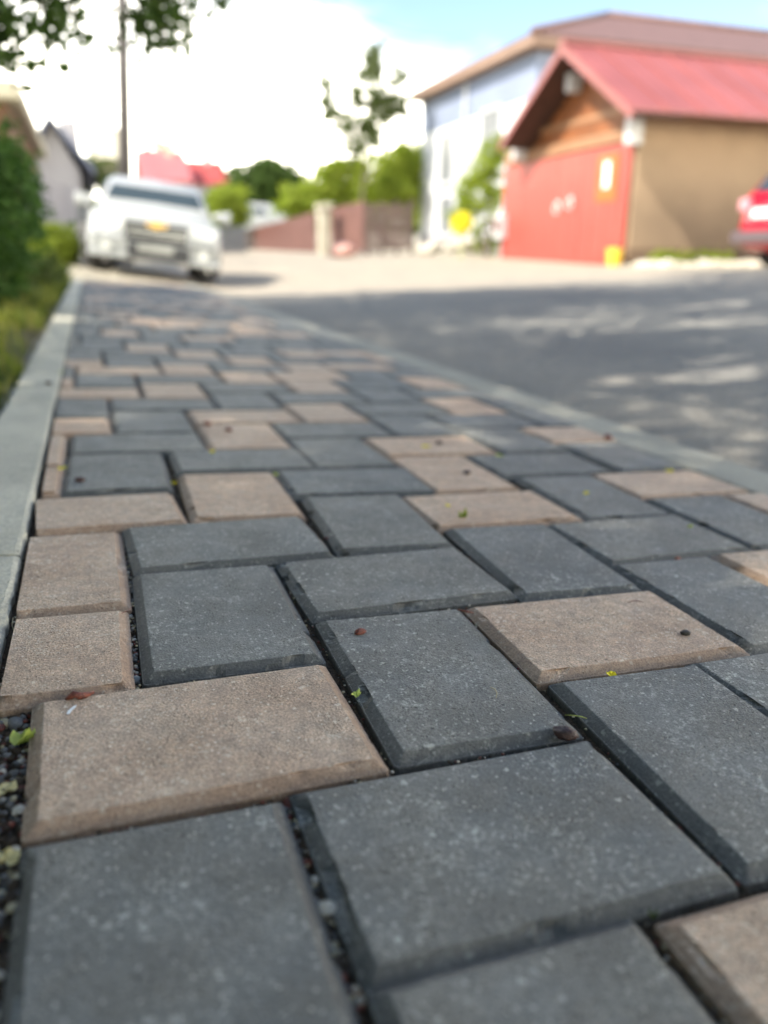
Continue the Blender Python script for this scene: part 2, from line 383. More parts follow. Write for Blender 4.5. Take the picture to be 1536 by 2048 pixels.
# ------------------------------------------------------------------ the paving
L15 = 1.5
MEAS = {  # near pavers as they lie: outline corners measured (BL, BR, TR, TL), None = lattice
 ('H',0,0): ((32,1684),(776,1541),(652,1331),(71,1414)),
 ('V',.5,1): ((284,1372),(648,1326),(552,1130),(261,1155)),
 ('H',.5,2.5): ((261,1150),(672,1112),(606,1040),(247,1067)),
 ('H',1.5,1.5): ((627,1247),(1040,1200),(902,1098),(559,1127)),
 ('V',1.5,0): ((791,1539),(1163,1475),(925,1215),(627,1251)),
 ('H',2.5,.5): ((1084,1367),(1494,1312),(1291,1185),(936,1217)),
 ('H',1,-1): ((726,1980),(1484,1776),(1167,1480),(592,1592)),
 ('V',3,1.5): ((1042,1201),(1286,1183),(1094,1055),(890,1064)),
 ('V',0,-1.5): (None,None,(566,1601),(42,1694)),
 ('V',2.5,-1): (None,None,(1396,1331),(1087,1369)),
 ('H',2,-2): (None,None,None,(1302,1850)),
 ('V',-.5,2): ((33,1240),(259,1222),(249,1066),(58,1079)),
 ('H',-1,1): ((-2,1427),(266,1387),(263,1227),(30,1242)),
 ('H',-.5,3.5): ((68,1078),(372,1050),(352,990),(74,1002)),
 ('V',1,3.5): ((381,1050),(613,1037),(547,947),(357,954)),
 ('V',0,4.5): ((122,993),(344,984),(327,911),(137,916)),
 ('V',2,2.5): ((680,1111),(902,1098),(801,995),(607,1000)),
 ('H',3,3): ((893,1061),(1163,1047),(1038,989),(812,996)),
 ('H',4,2): ((1213,1136),(1512,1106),(1335,1034),(1100,1056)),
 ('V',4.5,3): ((1167,1046),(1343,1033),(1187,957),(1036,963)),
 ('H',2,4): ((604,996),(870,991),(797,940),(560,946)),
}
BROWN = {('H',0,0),('H',2.5,.5),('H',3,3),('V',3.5,4),('H',-.5,3.5),('V',1,3.5),('H',-1,1),('V',-.5,2),('H',5,1),('H',2,-2),
 ('H',5.5,3.5),('H',3.5,5.5),('V',1.5,6),('H',-1.5,4.5),('V',-1,5.5),('H',1.5,7.5),('V',3,7.5),('H',-1,7),('H',-.5,9.5),('V',1,9.5),
 ('H',-1.5,10.5),('V',2.5,11),('V',3.5,10),('V',6,10.5),('V',5.5,8),('H',6,6),('V',1.5,12),('H',0,12),('V',6.5,4.5-1),('V',6.5,3.5),('H',5,13),('H',6.5,2.5)}
GREYFIX_V = 9.4        # below this row every colour is as seen; beyond it mixed at the same rate
P = [(0,0,33,1685),(1.5,0,778,1541),(1.5,1,650,1330),(0,1,70,1413),(.5,1,275,1378),(.5,2.5,256,1150),(1.5,2.5,555,1127),(1.5,1.5,625,1245),(2.5,0,1165,1478),(2.5,1.5,930,1215),(3,1.5,1040,1200),(2.5,.5,1083,1368),(4,.5,1495,1312),(4,1.5,1290,1185),(3,3,890,1062),(4,3,1095,1052),(1,-1,725,1975),(2.5,-1,1483,1775),(1,0,592,1590),
(2,2.5,677,1112),(2,4,600,997),(2,3.5,612,1040),(.5,3.5,247,1067),(1,3.5,378,1052),(1,5,352,952),(2,5,558,945),(1,4.5,362,985),(1,6,330,910),(3.5,4,870,992),(3.5,5,798,940),(2.5,5,625,940),(4.5,3,1165,1048),(4.5,4,1040,990),(5.5,3,1345,1033),(4,2,1215,1137),(5.5,2,1510,1105)]
PD = [(u, v, on_walk(px, py).x - u*W, on_walk(px, py).y - v*W) for u, v, px, py in P]
def shift(u, v):
    """how far the laid pavers stray from the ideal lattice"""
    sw = 0.15; dx = dy = 0
    for a, b, ex, ey in PD:
        w = math.exp(-((a-u)**2 + (b-v)**2) / 0.9)
        sw += w; dx += w*ex; dy += w*ey
    return dx/sw, dy/sw
U0, U1 = -0.19, 7.05
V1 = 67.0
cells = {}
for a in range(-60, 60):
    for b in range(-40, 60):
        for kind in 'HV':
            u = a + 1.5*b; v = -a + 1.5*b
            if kind == 'V': u += 1.5
            w, l = (1.5, 1.0) if kind == 'H' else (1.0, 1.5)
            if u + w < U0 + 0.13 or u > U1 - 0.1 or v + l < -3.2 or v > V1: continue
            if u < -0.15 and v + l < 1.9: continue            # nothing laid beside the first pavers
            cells[(kind, u, v)] = (u, v, u + w, v + l)
def place(key):
    """centre, size, rotation of a paver in sidewalk metres"""
    u, v, u1, v1 = cells[key]
    gx, gy = 0.0022, 0.0016
    ms = MEAS.get(key)
    cu, cv = (u+u1)/2, (v+v1)/2
    dx, dy = shift(cu, cv)
    full = ((u1-u)*W - gx, (v1-v)*W - gy)
    cut0, cut1 = max(u, U0), min(u1, U1)
    if ms:
        ideal = [Vector(((a)*full[0]/2, b*full[1]/2)) for a, b in ((-1,-1),(1,-1),(1,1),(-1,1))]
        if u < U0:
            pts = [on_walk(*q).xy for q in ms]
            wx = ((pts[1]-pts[0]).length + (pts[2]-pts[3]).length)/2
            wy = ((pts[3]-pts[0]).length + (pts[2]-pts[1]).length)/2
            c = sum(pts, Vector((0, 0)))/4
            d = (pts[1]-pts[0]) + (pts[2]-pts[3])
            return c, (wx, wy), math.atan2(d.y, d.x)
        pr = [(i, on_walk(*q).xy) for i, q in zip(ideal, ms) if q]
        if len(pr) == 1:
            return pr[0][1] - pr[0][0], full, 0.0
        mi = sum((i for i, _ in pr), Vector((0, 0)))/len(pr); mp = sum((q for _, q in pr), Vector((0, 0)))/len(pr)
        s1 = sum((i-mi).x*(q-mp).y - (i-mi).y*(q-mp).x for i, q in pr); s2 = sum((i-mi).dot(q-mp) for i, q in pr)
        th = max(-0.05, min(0.05, math.atan2(s1, s2)))
        rot = Matrix.Rotation(th, 2)
        # size follows the measured one within what a real batch varies
        return mp - rot @ mi, full, th
    c = Vector((((cut0+cut1)/2)*W + dx, cv*W + dy))
    r2 = random.Random(hash((key[0] == 'H', u, v)) & 0xffff)
    return c + Vector((r2.uniform(-.0012, .0012), r2.uniform(-.0008, .0008))), ((cut1-cut0)*W - gx, full[1]), r2.gauss(0, 0.006)
def paver_mesh(sx, sy, seed, step, cutl=False, cutr=False, nz=0.0003):
    """concrete paver: lip, 45 degree arris, flat face; rough along the edges"""
    hx, hy, rc = sx/2, sy/2, 0.0035
    def outline(ins):
        r_ = max(0.0012, rc - ins*0.25); ax, ay = hx - ins, hy - ins
        if cutl: ax0 = -hx + min(ins, 0.001)
        else: ax0 = -ax
        ax1 = hx - min(ins, 0.001) if cutr else ax
        pts = []
        cs = [(ax1-r_, -ay+r_, -90), (ax1-r_, ay-r_, 0), (ax0+r_, ay-r_, 90), (ax0+r_, -ay+r_, 180)]
        for i, (cx, cy, a0) in enumerate(cs):
            for k in range(3):
                a = R(a0 + 45*k); pts.append((cx + r_*math.cos(a), cy + r_*math.sin(a)))
            nx, ny, na = cs[(i+1) % 4]
            a = R(na); q = (nx + r_*math.cos(a), ny + r_*math.sin(a)); p0 = pts[-1]
            n = nseg[i % 2]
            for k in range(1, n): pts.append((p0[0] + (q[0]-p0[0])*k/n, p0[1] + (q[1]-p0[1])*k/n))
        return pts
    nseg = (max(1, int(sy/step)), max(1, int(sx/step)))
    prof = [(0.0004, -0.040), (0.0, -0.006), (0.0003, -0.0012), (0.0008, -0.0003), (0.0014, 0.0000), (0.0052, 0.0031), (0.0094, 0.0061), (0.0104, 0.0065), (0.0155, 0.0066)]
    if step > 0.02: prof = [prof[0], prof[4], prof[6]]
    b = MB(); rings = []
    for k, (ins, z) in enumerate(prof):
        ring = []
        for x, y in outline(ins):
            q = Vector((x*1.0 + seed*3.7, y, z*2))
            amp = nz*(1.0 if 0 < k < len(prof)-1 else 0.2)
            n1 = noise.noise(q*90)*0.6 + noise.noise(q*330)*0.7
            chip = max(0, noise.noise(q*38 + Vector((9, 0, 0))) - 0.32)*0.014 if k in (2, 3, 4, 5, 6) else 0
            l_ = math.hypot(x, y) or 1
            zz = z + amp*0.7*noise.noise(q*210) - chip*0.5
            ring.append(Vector((x - x/l_*(chip + amp*n1), y - y/l_*(chip + amp*n1), zz if k < len(prof)-1 else z)))
        rings.append(ring)
    b.loft(rings)
    return b
walk = bpy.data.objects.new('sidewalk', None)
bed = MB()
bed.box((U0*W - 0.012, -0.62, -0.055), (U1*W + 0.012, V1*W + 0.02, -0.0075))
walk = bed.build('sidewalk', m_joint)
walk.matrix_world = MW
tag(walk, kind='structure')
order = sorted(cells, key=lambda k: (cells[k][1] + 2.69)**2 + (cells[k][0] - .35)**2 * 0.4 if cells[k][1] > -3 else 99)
rc = random.Random(11)
stuff = {0: MB(), 1: MB()}
for i, key in enumerate(order):
    u, v, u1, v1 = cells[key]
    c, (sx, sy), th = place(key)
    if key in BROWN: brown = True
    elif v < GREYFIX_V: brown = False
    else: brown = rc.random() < 0.24
    near = v < 4.2
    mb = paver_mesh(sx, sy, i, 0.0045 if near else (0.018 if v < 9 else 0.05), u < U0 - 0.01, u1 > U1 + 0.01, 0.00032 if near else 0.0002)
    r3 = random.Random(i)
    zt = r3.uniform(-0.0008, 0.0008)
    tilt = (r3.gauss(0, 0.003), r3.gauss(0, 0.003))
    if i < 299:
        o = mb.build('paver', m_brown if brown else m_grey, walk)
        for p_ in o.data.polygons: p_.use_smooth = False
        o.location = (c.x, c.y, zt); o.rotation_euler = (tilt[0], tilt[1], th)
    else:
        mt = Matrix.Translation((c.x, c.y, zt)) @ Matrix.Rotation(th, 4, 'Z')
        stuff[int(brown)].add([mt @ Vector(q) for q in mb.v], mb.f, int(brown))
st = MB()
for k in (0, 1):
    st.add(stuff[k].v, stuff[k].f, k)
o = st.build('paving', [m_grey, m_brown], walk); tag(o, kind='stuff')

# kerbstones
def kerb(name, u0, u1, h, ends, round_=0.006, rough=0.0008, mat_=None):
    mat_ = mat_ or m_kerb
    root = bpy.data.objects.new(name, None); col.objects.link(root); root.matrix_world = MW; tag(root, kind='structure')
    for i in range(len(ends)-1):
        a, b_ = ends[i]+0.002, ends[i+1]-0.002
        st = 0.008 if a < 1.2 else 0.05
        n = max(2, int((b_-a)/st)); rings = []
        r_ = random.Random(i*7+3); dz = r_.uniform(-0.001, 0.001); dx = r_.uniform(-0.001, 0.001)
        for k in range(n+1):
            y = a + (b_-a)*k/n; e = round_ if k in (0, n) else 0
            ring = []
            prof = [(u0, -0.09), (u0, h-round_), (u0+round_*.35, h-round_*.3), (u0+round_*1.1, h), ((u0+u1)/2, h+0.0005), (u1-round_*1.1, h), (u1-round_*.35, h-round_*.3), (u1, h-round_), (u1, -0.09)]
            for j, (x, z) in enumerate(prof):
                q = Vector((x*60, y*60, z*60)); s_ = 1 if 0 < j < 8 else 0
                ring.append(Vector((x + dx + s_*rough*(noise.noise(q)+noise.noise(q*3)), y, z + dz - e*.3*s_ + s_*rough*noise.noise(q*1.7))))
            rings.append(ring)
        bb = MB(); bb.loft(rings); bb.build('kerbstone', mat_, root, smooth=False)
    return root
kerb('kerb', U0*W - 0.004 - 0.100, U0*W - 0.004, 0.007, [-0.9, 0.5-.02, 1.47, 2.46, 3.45, 4.44, 5.43, 6.42, 7.41, 8.4, 9.39, 10.3], rough=0.0016)
kerb('kerb', U1*W + 0.004, U1*W + 0.150, 0.001, [-0.9, .1, 1.1, 2.1, 3.1, 4.1, 5.1, 6.1, 7.1, 8.1, 9.1, 10.3], mat_=m_kerb2)

# ------------------------------------------------------------------ grit, gravel, grass
def pebble(b, c, r_, rr, sq=0.7, m=0):
    bm = ICO
    a = rr.uniform(0, 6.28); ca, sa = math.cos(a), math.sin(a); ex = rr.uniform(.75, 1.35); off = Vector((rr.uniform(0, 99),)*3)
    vs = []
    for v_ in bm[0]:
        k = 1 + 0.28*noise.noise(v_*1.3 + off)
        x, y, z = v_.x*r_*ex*k, v_.y*r_*k, v_.z*r_*sq*k
        vs.append((c[0] + x*ca - y*sa, c[1] + x*sa + y*ca, c[2] + z))
    b.add(vs, bm[1], m)
def ico(sub):
    bm = bmesh.new(); bmesh.ops.create_icosphere(bm, subdivisions=sub, radius=1)
    vs = [v_.co.copy() for v_ in bm.verts]; fs = [tuple(q.index for q in f.verts) for f in bm.faces]; bm.free(); return vs, fs
ICO, ICO2, ICO3 = ico(1), ico(2), ico(3)
gm = [m_pebble, m_joint, m_rubble, m_seed, m_straw]
grit = MB(); rg = random.Random(5)
def scatter(pa, pb, wd, n, r0, r1, z):
    """stones along the joint from pa to pb (sidewalk metres)"""
    for _ in range(n):
        t = rg.random(); x = pa[0] + (pb[0]-pa[0])*t + rg.uniform(-wd, wd); y = pa[1] + (pb[1]-pa[1])*t + rg.uniform(-wd, wd)*.3
        pebble(grit, (x, y, z + rg.uniform(-.003, .001)), rg.uniform(r0, r1), rg, m=rg.choice([0, 0, 1, 1, 1, 2, 3, 4]))
a_ = on_walk(275, 1375); b_ = on_walk(250, 1075); scatter(a_, b_, 0.003, 260, .0009, .0028, -.004)
a_ = on_walk(582, 1598); b_ = on_walk(716, 2040); scatter(a_, b_, 0.005, 260, .0010, .0040, -.005)
a_ = on_walk(655, 1340); b_ = on_walk(783, 1545); scatter(a_, b_, 0.002, 60, .0006, .0016, -.006)
a_ = on_walk(1165, 1478); b_ = on_walk(1484, 1776); scatter(a_, b_, 0.003, 70, .0007, .0018, -.007)
a_ = on_walk(1040, 1200); b_ = on_walk(560, 1250); scatter(a_, b_, 0.002, 30, .0006, .0013, -.005)
for i in range(2600):
    key = order[rg.randrange(70)]; u, v, u1, v1 = cells[key]
    if rg.random() < .5: q = (rg.choice((u, u1))*W, rg.uniform(v, v1)*W)
    else: q = (rg.uniform(u, u1)*W, rg.choice((v, v1))*W)
    dx, dy = shift(q[0]/W, q[1]/W)
    if q[0] < U0*W: continue
    pebble(grit, (q[0]+dx+rg.uniform(-.003, .003), q[1]+dy+rg.uniform(-.003, .003), -.0045+rg.uniform(-.004, .001)), rg.uniform(.0005, .0018), rg, m=rg.choice([0, 1, 1, 1, 1, 2, 3, 4]))
for key in order[:22]:        # crumbs packed along the joints of the nearest pavers
    c_, (sx_, sy_), th_ = place(key); rm = Matrix.Rotation(th_, 2)
    for _ in range(90):
        e = rg.randrange(4); t_ = rg.uniform(-.5, .5); o_ = .0015 + rg.uniform(-.001, .0015)
        q = Vector((t_*sx_, (sy_/2+o_)*(1 if e == 0 else -1))) if e < 2 else Vector(((sx_/2+o_)*(1 if e == 2 else -1), t_*sy_))
        q = c_ + rm @ q
        if q.x < U0*W - .002: continue
        if noise.noise(Vector((q.x*30, q.y*30, 4))) < -.05: continue
        pebble(grit, (q.x, q.y, rg.uniform(-.004, -.0005)), rg.uniform(.0005, .0016), rg, m=rg.choice([1, 1, 1, 1, 2, 3, 4, 0]))
g = grit.build('grit', gm, smooth=True); g.matrix_world = MW; tag(g, 'fine grit and crumbs lying in the joints between the pavers', 'grit', kind='stuff')
grav = MB()
for i in range(4200):     # the gap where pavers are missing beside the kerb
    u = rg.uniform(U0*W - .01, 0.004); v = rg.uniform(-0.5, 0.155)
    pebble(grav, (u, v, -.0075 + rg.uniform(-.003, .004)), rg.uniform(.0010, .0036)*(1.6 if rg.random() < .06 else 1), rg, m=rg.choice([0, 0, 0, 1, 1, 1, 1, 1, 1, 2, 3, 4]))
g = grav.build('gravel', gm, smooth=True); g.matrix_world = MW; tag(g, 'dark gravel and soil in the gap between kerb and first pavers', 'gravel', kind='stuff')

def leafquad(b, c, size, rr, up=0.3, m=0, bend=True):
    n = Vector((rr.gauss(0, 1), rr.gauss(0, 1), rr.gauss(0, 1)+up)).normalized(); a = n.orthogonal().normalized()
    a.rotate(Matrix.Rotation(rr.uniform(0, 6.28), 3, n)); t = n.cross(a); c = Vector(c); s_ = size*rr.uniform(.7, 1.3)
    b.add([c - a*s_*.5, c + t*s_*.3 + n*s_*.05, c + a*s_*.5 - n*s_*.12, c - t*s_*.3 + n*s_*.05], [(0, 1, 2, 3)], m)
def blades(b, x, y, z, n, h, spread, rr, lean=0.5, wd=0.004, dirv=None):
    for _ in range(n):
        p = Vector((x + rr.gauss(0, spread), y + rr.gauss(0, spread), z)); a = rr.uniform(0, 6.28)
        hh = h*rr.uniform(.5, 1.2); d = Vector((math.cos(a), math.sin(a), 0))*lean*hh*rr.random()
        if dirv: d += Vector(dirv)*hh*rr.random()
        s_ = Vector((-math.sin(a), math.cos(a), 0))*wd*rr.uniform(.6, 1.3)
        q = [p, p + d*.3 + Vector((0, 0, hh*.55)), p + d + Vector((0, 0, hh*.95)) - Vector((0, 0, d.length*.35))]
        b.add([q[0]-s_, q[0]+s_, q[1]+s_*.8, q[1]-s_*.8, q[2]], [(0, 1, 2, 3), (3, 2, 4)])
gr = MB(); rr = random.Random(21)
for i in range(2600):
    x = -0.27 - abs(rr.gauss(0, .55)); y = rr.uniform(1.0, 11)
    if rr.random() > .35 + .5*noise.noise(Vector((x*2, y*1.1, 3))) + .25*(x < -.5): continue
    blades(gr, x, y, H(x, y)+.01, 9, .07 + .05*rr.random() + .06*(x < -.6), .03, rr, .8, .0025 + .0006*y)
for (px, py, n, h) in ((20, 700, 26, .10), (45, 720, 16, .11), (5, 760, 20, .09), (60, 690, 10, .10), (30, 640, 20, .12), (0, 660, 24, .14), (15, 600, 24, .14)):
    q = MW @ on_walk(px-20, py+25, 0)
    blades(gr, min(q.x, -.20), q.y, -.02, n, h, .02, rr, .8, .0035, (.55, -.1, 0))
tag(gr.build('grass', m_grass), 'rough grass growing over the verge left of the kerb', 'grass', kind='stuff')

# ------------------------------------------------------------------ vegetation
def crown_mesh(blobs, n, size, mat_, seed, keep=None, parent=None, name='crown', shell=0.55, up=0.3):
    rr = random.Random(seed); b = MB(); tot = sum(r_[3]**2 for r_ in blobs); loc_ = parent.location if parent else Vector((0, 0, 0))
    # leaves sit in clumps spread through every lobe
    for cx, cy, cz, r_, sz in [(q[0], q[1], q[2], q[3], q[4] if len(q) > 4 else .8) for q in blobs]:
        k = int(n * r_**2 / tot); clumps = max(4, int(k/28))
        for _ in range(clumps):
            d = Vector((rr.gauss(0, 1), rr.gauss(0, 1), rr.gauss(0, 1))).normalized() * r_ * (shell + (1-shell)*rr.random()**.5) * rr.uniform(.75, 1.08)
            d.z *= sz; cs = r_*rr.uniform(.10, .22)
            for _ in range(28):
                p = Vector((cx, cy, cz)) + d + Vector((rr.gauss(0, cs), rr.gauss(0, cs), rr.gauss(0, cs*.8)))
                if keep and not keep(p): continue
                leafquad(b, p - loc_, size, rr, up)
    return b.build(name, mat_, parent)
def trunk_mesh(base, top, r0, r1, limbs, parent, seed=1, name='trunk'):
    rr = random.Random(seed); b = MB(); base = Vector(base); top = Vector(top); lo = parent.location
    pts = [base + (top-base)*t + Vector((rr.gauss(0, .03), rr.gauss(0, .03), 0))*(top-base).length*.25*(0 < t < 1) for t in (0, .08, .3, .55, .8, 1)]
    b.tube([p-lo for p in pts], [r0*1.35, r0, r0*.9, r0*.75, r0*.55, r1], 9)
    for e in limbs:
        t = rr.uniform(.5, .95); p = base + (top-base)*t; e = Vector(e); mid = (p+e)/2 + Vector((0, 0, (e-p).length*.1))
        b.tube([p-lo, mid-lo, e-lo], [r0*.4, r0*.25, r0*.08], 6)
    return b.build(name, m_bark, parent, smooth=True)
def tree(label, base, blobs, n, size, mat_, seed, r0=.12, group=None, name='tree', keep=None, shell=.55):
    t = thing(name, label, 'tree', base, 0, group)
    top = (blobs[0][0], blobs[0][1], blobs[0][2])
    trunk_mesh(base, top, r0, r0*.3, [(q[0], q[1], q[2]) for q in blobs[1:7]], t, seed)
    crown_mesh(blobs, n, size, mat_, seed, keep, t, shell=shell)
    return t
# the trees that shade the walk: they stand left of and behind the camera
EDGE = [(-6, 14.5), (-0.5, 12.2), (0.25, 10.4), (1.15, 8.9), (1.9, 8.5), (3.7, 7.9), (5.2, 7.9), (6.4, 8.6), (9, 10.5), (20, 14)]
HOLES = [(2.3, 2.2, .75, .20), (3.2, 2.38, .9, .26), (3.3, 3.6, .4, .12), (4.2, 4.6, .5, .15)]
def shade_ok(p):
    g_ = p - SUN * ((p.z - 0.0) / SUN.z)
    x, y = g_.x, g_.y
    for (x0, y0), (x1, y1) in zip(EDGE, EDGE[1:]):
        if x0 <= x < x1:
            lim = y0 + (y1-y0)*(x-x0)/(x1-x0)
            if y > lim + 0.25*noise.noise(Vector((x*1.6, 0, 5))): return False
            break
    for hx, hy, ra, rb in HOLES:
        if ((x-hx)/ra)**2 + ((y-hy)/rb)**2 < 1 + 1.6*noise.noise(Vector((x*5, y*9, 2))): return (int(abs(p.x*977 + p.y*1313)) % 30) < 1
    tw_ = (p.y - 12.2)/SUN.y; zw = p.z - SUN.z*tw_
    if tw_ > 0 and p.x - SUN.x*tw_ > 8.6 and 0 < zw < 4.5: return False
    if (p.z - ZC) < 0.36*max(p.y*math.cos(YAW) + p.x*math.sin(YAW), 0) and p.y > 0: return False   # crown starts above head height of the street view
    return True
k = 1/SUN.z
def over(gx, gy, h):
    q = Vector((gx, gy, 0)) + SUN*(h*k); return (q.x, q.y, h)
for i, (base, targets, lab) in enumerate((
    ((-3.4, -1.4, .15), ((0.5, 0.4, 5.0), (2.5, 0.0, 5.6), (0.8, 2.8, 5.2), (2.6, 2.6, 5.8), (-.8, 1.2, 4.6), (1.6, -1.8, 5.2)), 'big shade tree just left of the camera, its leafy twigs hanging into the top left'),
    ((-4.6, 2.6, .2), ((0.2, 5.6, 5.4), (1.8, 5.4, 5.8), (-.6, 8.6, 5.4), (.5, 7.6, 5.8), (2.6, 6.8, 6.0), (-2, 6.4, 5.2), (3.9, 6.3, 6.2)), 'shade tree behind the left verge, farther up the street'),
    ((-5.0, -5.0, .2), ((4.6, 1.0, 7.0), (6.2, 3.0, 7.4), (4.6, 4.6, 7.2), (6.4, 5.8, 7.6), (5.0, -1.4, 6.8), (7.8, 5.4, 7.9), (8.4, 7.8, 8.0)), 'tallest shade tree, standing behind the camera and shading the road'))):
    blobs = [(*(q if 'overhead' in lab else over(*q)), 1.55, .75) for q in targets]
    tree(lab, base, blobs, 23000, .135, m_leaf, 40+i, .2, 'trees shading the pavement', 'shade_tree', shade_ok, shell=.15)
hd_ = thing('added_hedge', 'tall unseen leafy screen added along the left verge to block low sky', 'added_hedge', (-1.7, -.5, 0))  # unseen, added to keep sky light off the left arrises
for i in range(9):
    b = MB(); b.tube([(0, -3.6+i*.9, 0), (.05, -3.6+i*.9, 1.6)], [.03, .01], 5); b.build('stem', m_bark, hd_)
b = MB(); rr = random.Random(12)
for _ in range(22000): leafquad(b, (rr.uniform(-.45, .45), rr.uniform(-4.2, 4.2), rr.uniform(.05, 2.1)), .07, rr)
b.build('foliage', m_leaf_dark, hd_)
hb = thing('added_hedge', 'shorter unseen leafy screen added behind the camera to block light from there', 'added_hedge', (0, -2.4, 0))  # unseen, added to dim the light falling on the front arrises
for i in range(4):
    b = MB(); b.tube([(-1.1+i*.7, 0, -.05), (-1.1+i*.7, .05, 1.5)], [.03, .01], 5); b.build('stem', m_bark, hb)
b = MB(); rr = random.Random(13)
for _ in range(17000): leafquad(b, (rr.uniform(-1.3, 1.25), rr.uniform(-.4, .4), rr.uniform(0, 2.5)), .07, rr)
b.build('foliage', m_leaf_dark, hb)
# twigs with leaves hanging into the top left of the view
shade = bpy.data.objects['shade_tree']
tw = MB(); lf = MB(); rr = random.Random(77); lo = shade.location
def twig(pts, n, size, spread):
    P3 = [Vector(p) - lo for p in pts]
    tw.tube(P3, [.012, .007, .003][:len(P3)], 5)
    for _ in range(n):
        t = rr.random()*(len(P3)-1); j = int(t); p = P3[j].lerp(P3[min(j+1, len(P3)-1)], t-j)
        leafquad(lf, p + Vector((rr.gauss(0, spread), rr.gauss(0, spread), rr.gauss(-.3, 1)*spread)), size, rr)
for (p0, p1, p2, d, n, s_) in (((300,-200),(320,-20),(330,105),3.2,46,.05), ((330,-150),(300,10),(262,75),3.3,30,.045), ((400,-120),(370,-10),(345,60),3.4,34,.05),
        ((100,-200),(70,-30),(110,90),3.0,44,.05), ((-80,-100),(-10,10),(25,80),2.9,42,.045), ((140,-160),(140,0),(160,80),3.2,26,.045), ((330,-170),(430,-30),(450,5),3.6,14,.04), ((-60,-60),(0,60),(40,110),3.0,16,.05)):
    twig([on_y(*p0, d+.2), on_y(*p1, d), on_y(*p2, d)], n*6, .045, s_*1.0)
tag(tw.build('twig', m_bark, shade), kind='stuff'); tag(lf.build('hanging_leaves', m_leaf, shade), kind='stuff')

def bush(label, c, r_, n, size, mat_, seed, name='bush', blobs=None, cat='bush'):
    t = thing(name, label, cat, (c[0], c[1], c[2]))
    rr = random.Random(seed)
    bl = blobs or [(c[0]+rr.uniform(-.5, .5)*r_, c[1]+rr.uniform(-.4, .4)*r_, c[2]+r_*rr.uniform(.35, 1.0), r_*rr.uniform(.45, .65), .85) for _ in range(6)]
    s_ = MB()
    for q in bl: s_.tube([(0, 0, 0), Vector((q[0], q[1], q[2])) - Vector(c)], [.02+r_*.015, .006], 5)
    s_.build('stems', m_bark, t); crown_mesh(bl, n, size, mat_, seed, None, t, 'foliage', .3)
    return t
y5 = 4.6
def P3(px, py, y): return tuple(on_y(px, py, y))
bush('dark green shrub at the left edge of the view, behind the kerb', (-.85, 4.9, 0), .6, 5200, .05, m_leaf_dark, 3, 'shrub',
     [(*P3(-60, 330, 4.8), .34, 1), (*P3(-30, 420, 4.7), .34, 1), (*P3(15, 380, 5.2), .20, 1.2), (*P3(-10, 290, 5.2), .2, 1), (*P3(30, 470, 5.4), .20, .9), (*P3(-80, 520, 4.6), .3, .8), (*P3(-10,520,5.0), .2, .8)])
bush('bright lime-green bush low on the verge beside the parked white car', (-.75, 13.2, .1), .35, 3000, .07, m_leaf_bright, 4, 'bush',
     [(*P3(112, 478, 13.2), .36, .9), (*P3(90, 500, 13), .32, .8), (*P3(138, 508, 13.4), .27, .8)])
bush('low olive undergrowth at the foot of the dark shrub', (-.6, 6.6, .02), .3, 2600, .05, m_leaf_olive, 9, 'undergrowth',
     [(*P3(50, 545, 6.6), .2, .7), (*P3(20, 560, 5.4), .2, .7), (*P3(95, 535, 7.8), .18, .7)], 'bush')

# ------------------------------------------------------------------ garage with the red gate
GX = 9.0
def gx(px, py, x=GX): return on_x(px, py, x)
g_r, g_l = 12.26, 16.9                 # gate ends along y
zg = 0.13
gar = thing('garage', 'garage with ochre side wall, wooden gable and pinkish-red metal roof', 'garage', (GX, 14.7, zg))
def gp(x, y, z): return Vector((x - GX, y - 14.7, z - zg))
ap_t = on_x(1100, 103, 8.3); evL = on_x(1000, 288, 8.3); evR = on_x(1266, 226, 8.3)
RX0, RX1 = 8.3, 20.0
mid_y, top_z = (evL.y + evR.y)/2, ap_t.z
eave_z = (evL.z + evR.z)/2
wz = 2.72
b = MB(); b.box(gp(GX+.05, g_r-.02, -.1), gp(19, g_r+.2, wz)); b.box(gp(GX+.05, g_l-.15, -.1), gp(19, g_l+.05, wz)); b.box(gp(18.8, g_r+.2, -.1), gp(19, g_l-.15, wz))
b.build('wall', m_ochre, gar)
b = MB(); b.box(gp(GX+.03, g_r-.06, -.1), gp(19.05, g_r-.021, .42)); b.build('plinth', simple('stained_plinth', (0.20, 0.135, 0.085), .9, .3, 3), gar)
# roof slopes of standing metal sheets
def slope(y_e, y_r, name, n=16):
    for i in range(n):
        x0 = RX0 + (RX1-RX0)*i/n; x1 = RX0 + (RX1-RX0)*(i+1)/n - .012
        bb = MB(); s_ = 1 if y_e < y_r else -1
        p = [gp(x0, y_e, eave_z), gp(x1, y_e, eave_z), gp(x1, y_r, top_z), gp(x0, y_r, top_z)]
        bb.prism(p if s_ > 0 else p[::-1], (0, 0, .05))
        bb.box(gp(x1-.03, 0, 0), gp(x1-.03, 0, 0)) if False else None
        rib = MB(); rib.prism([q + Vector((0, 0, .05)) for q in ([gp(x1-.05, y_e, eave_z), gp(x1-.01, y_e, eave_z), gp(x1-.01, y_r, top_z), gp(x1-.05, y_r, top_z)] if s_ > 0 else [gp(x1-.05, y_r, top_z), gp(x1-.01, y_r, top_z), gp(x1-.01, y_e, eave_z), gp(x1-.05, y_e, eave_z)])], (0, 0, .035))
        bb.add(rib.v, rib.f)
        bb.build(name, m_roof_red, gar)
slope(evR.y, mid_y - .01, 'roof_sheet'); slope(evL.y, mid_y + .01, 'roof_sheet')
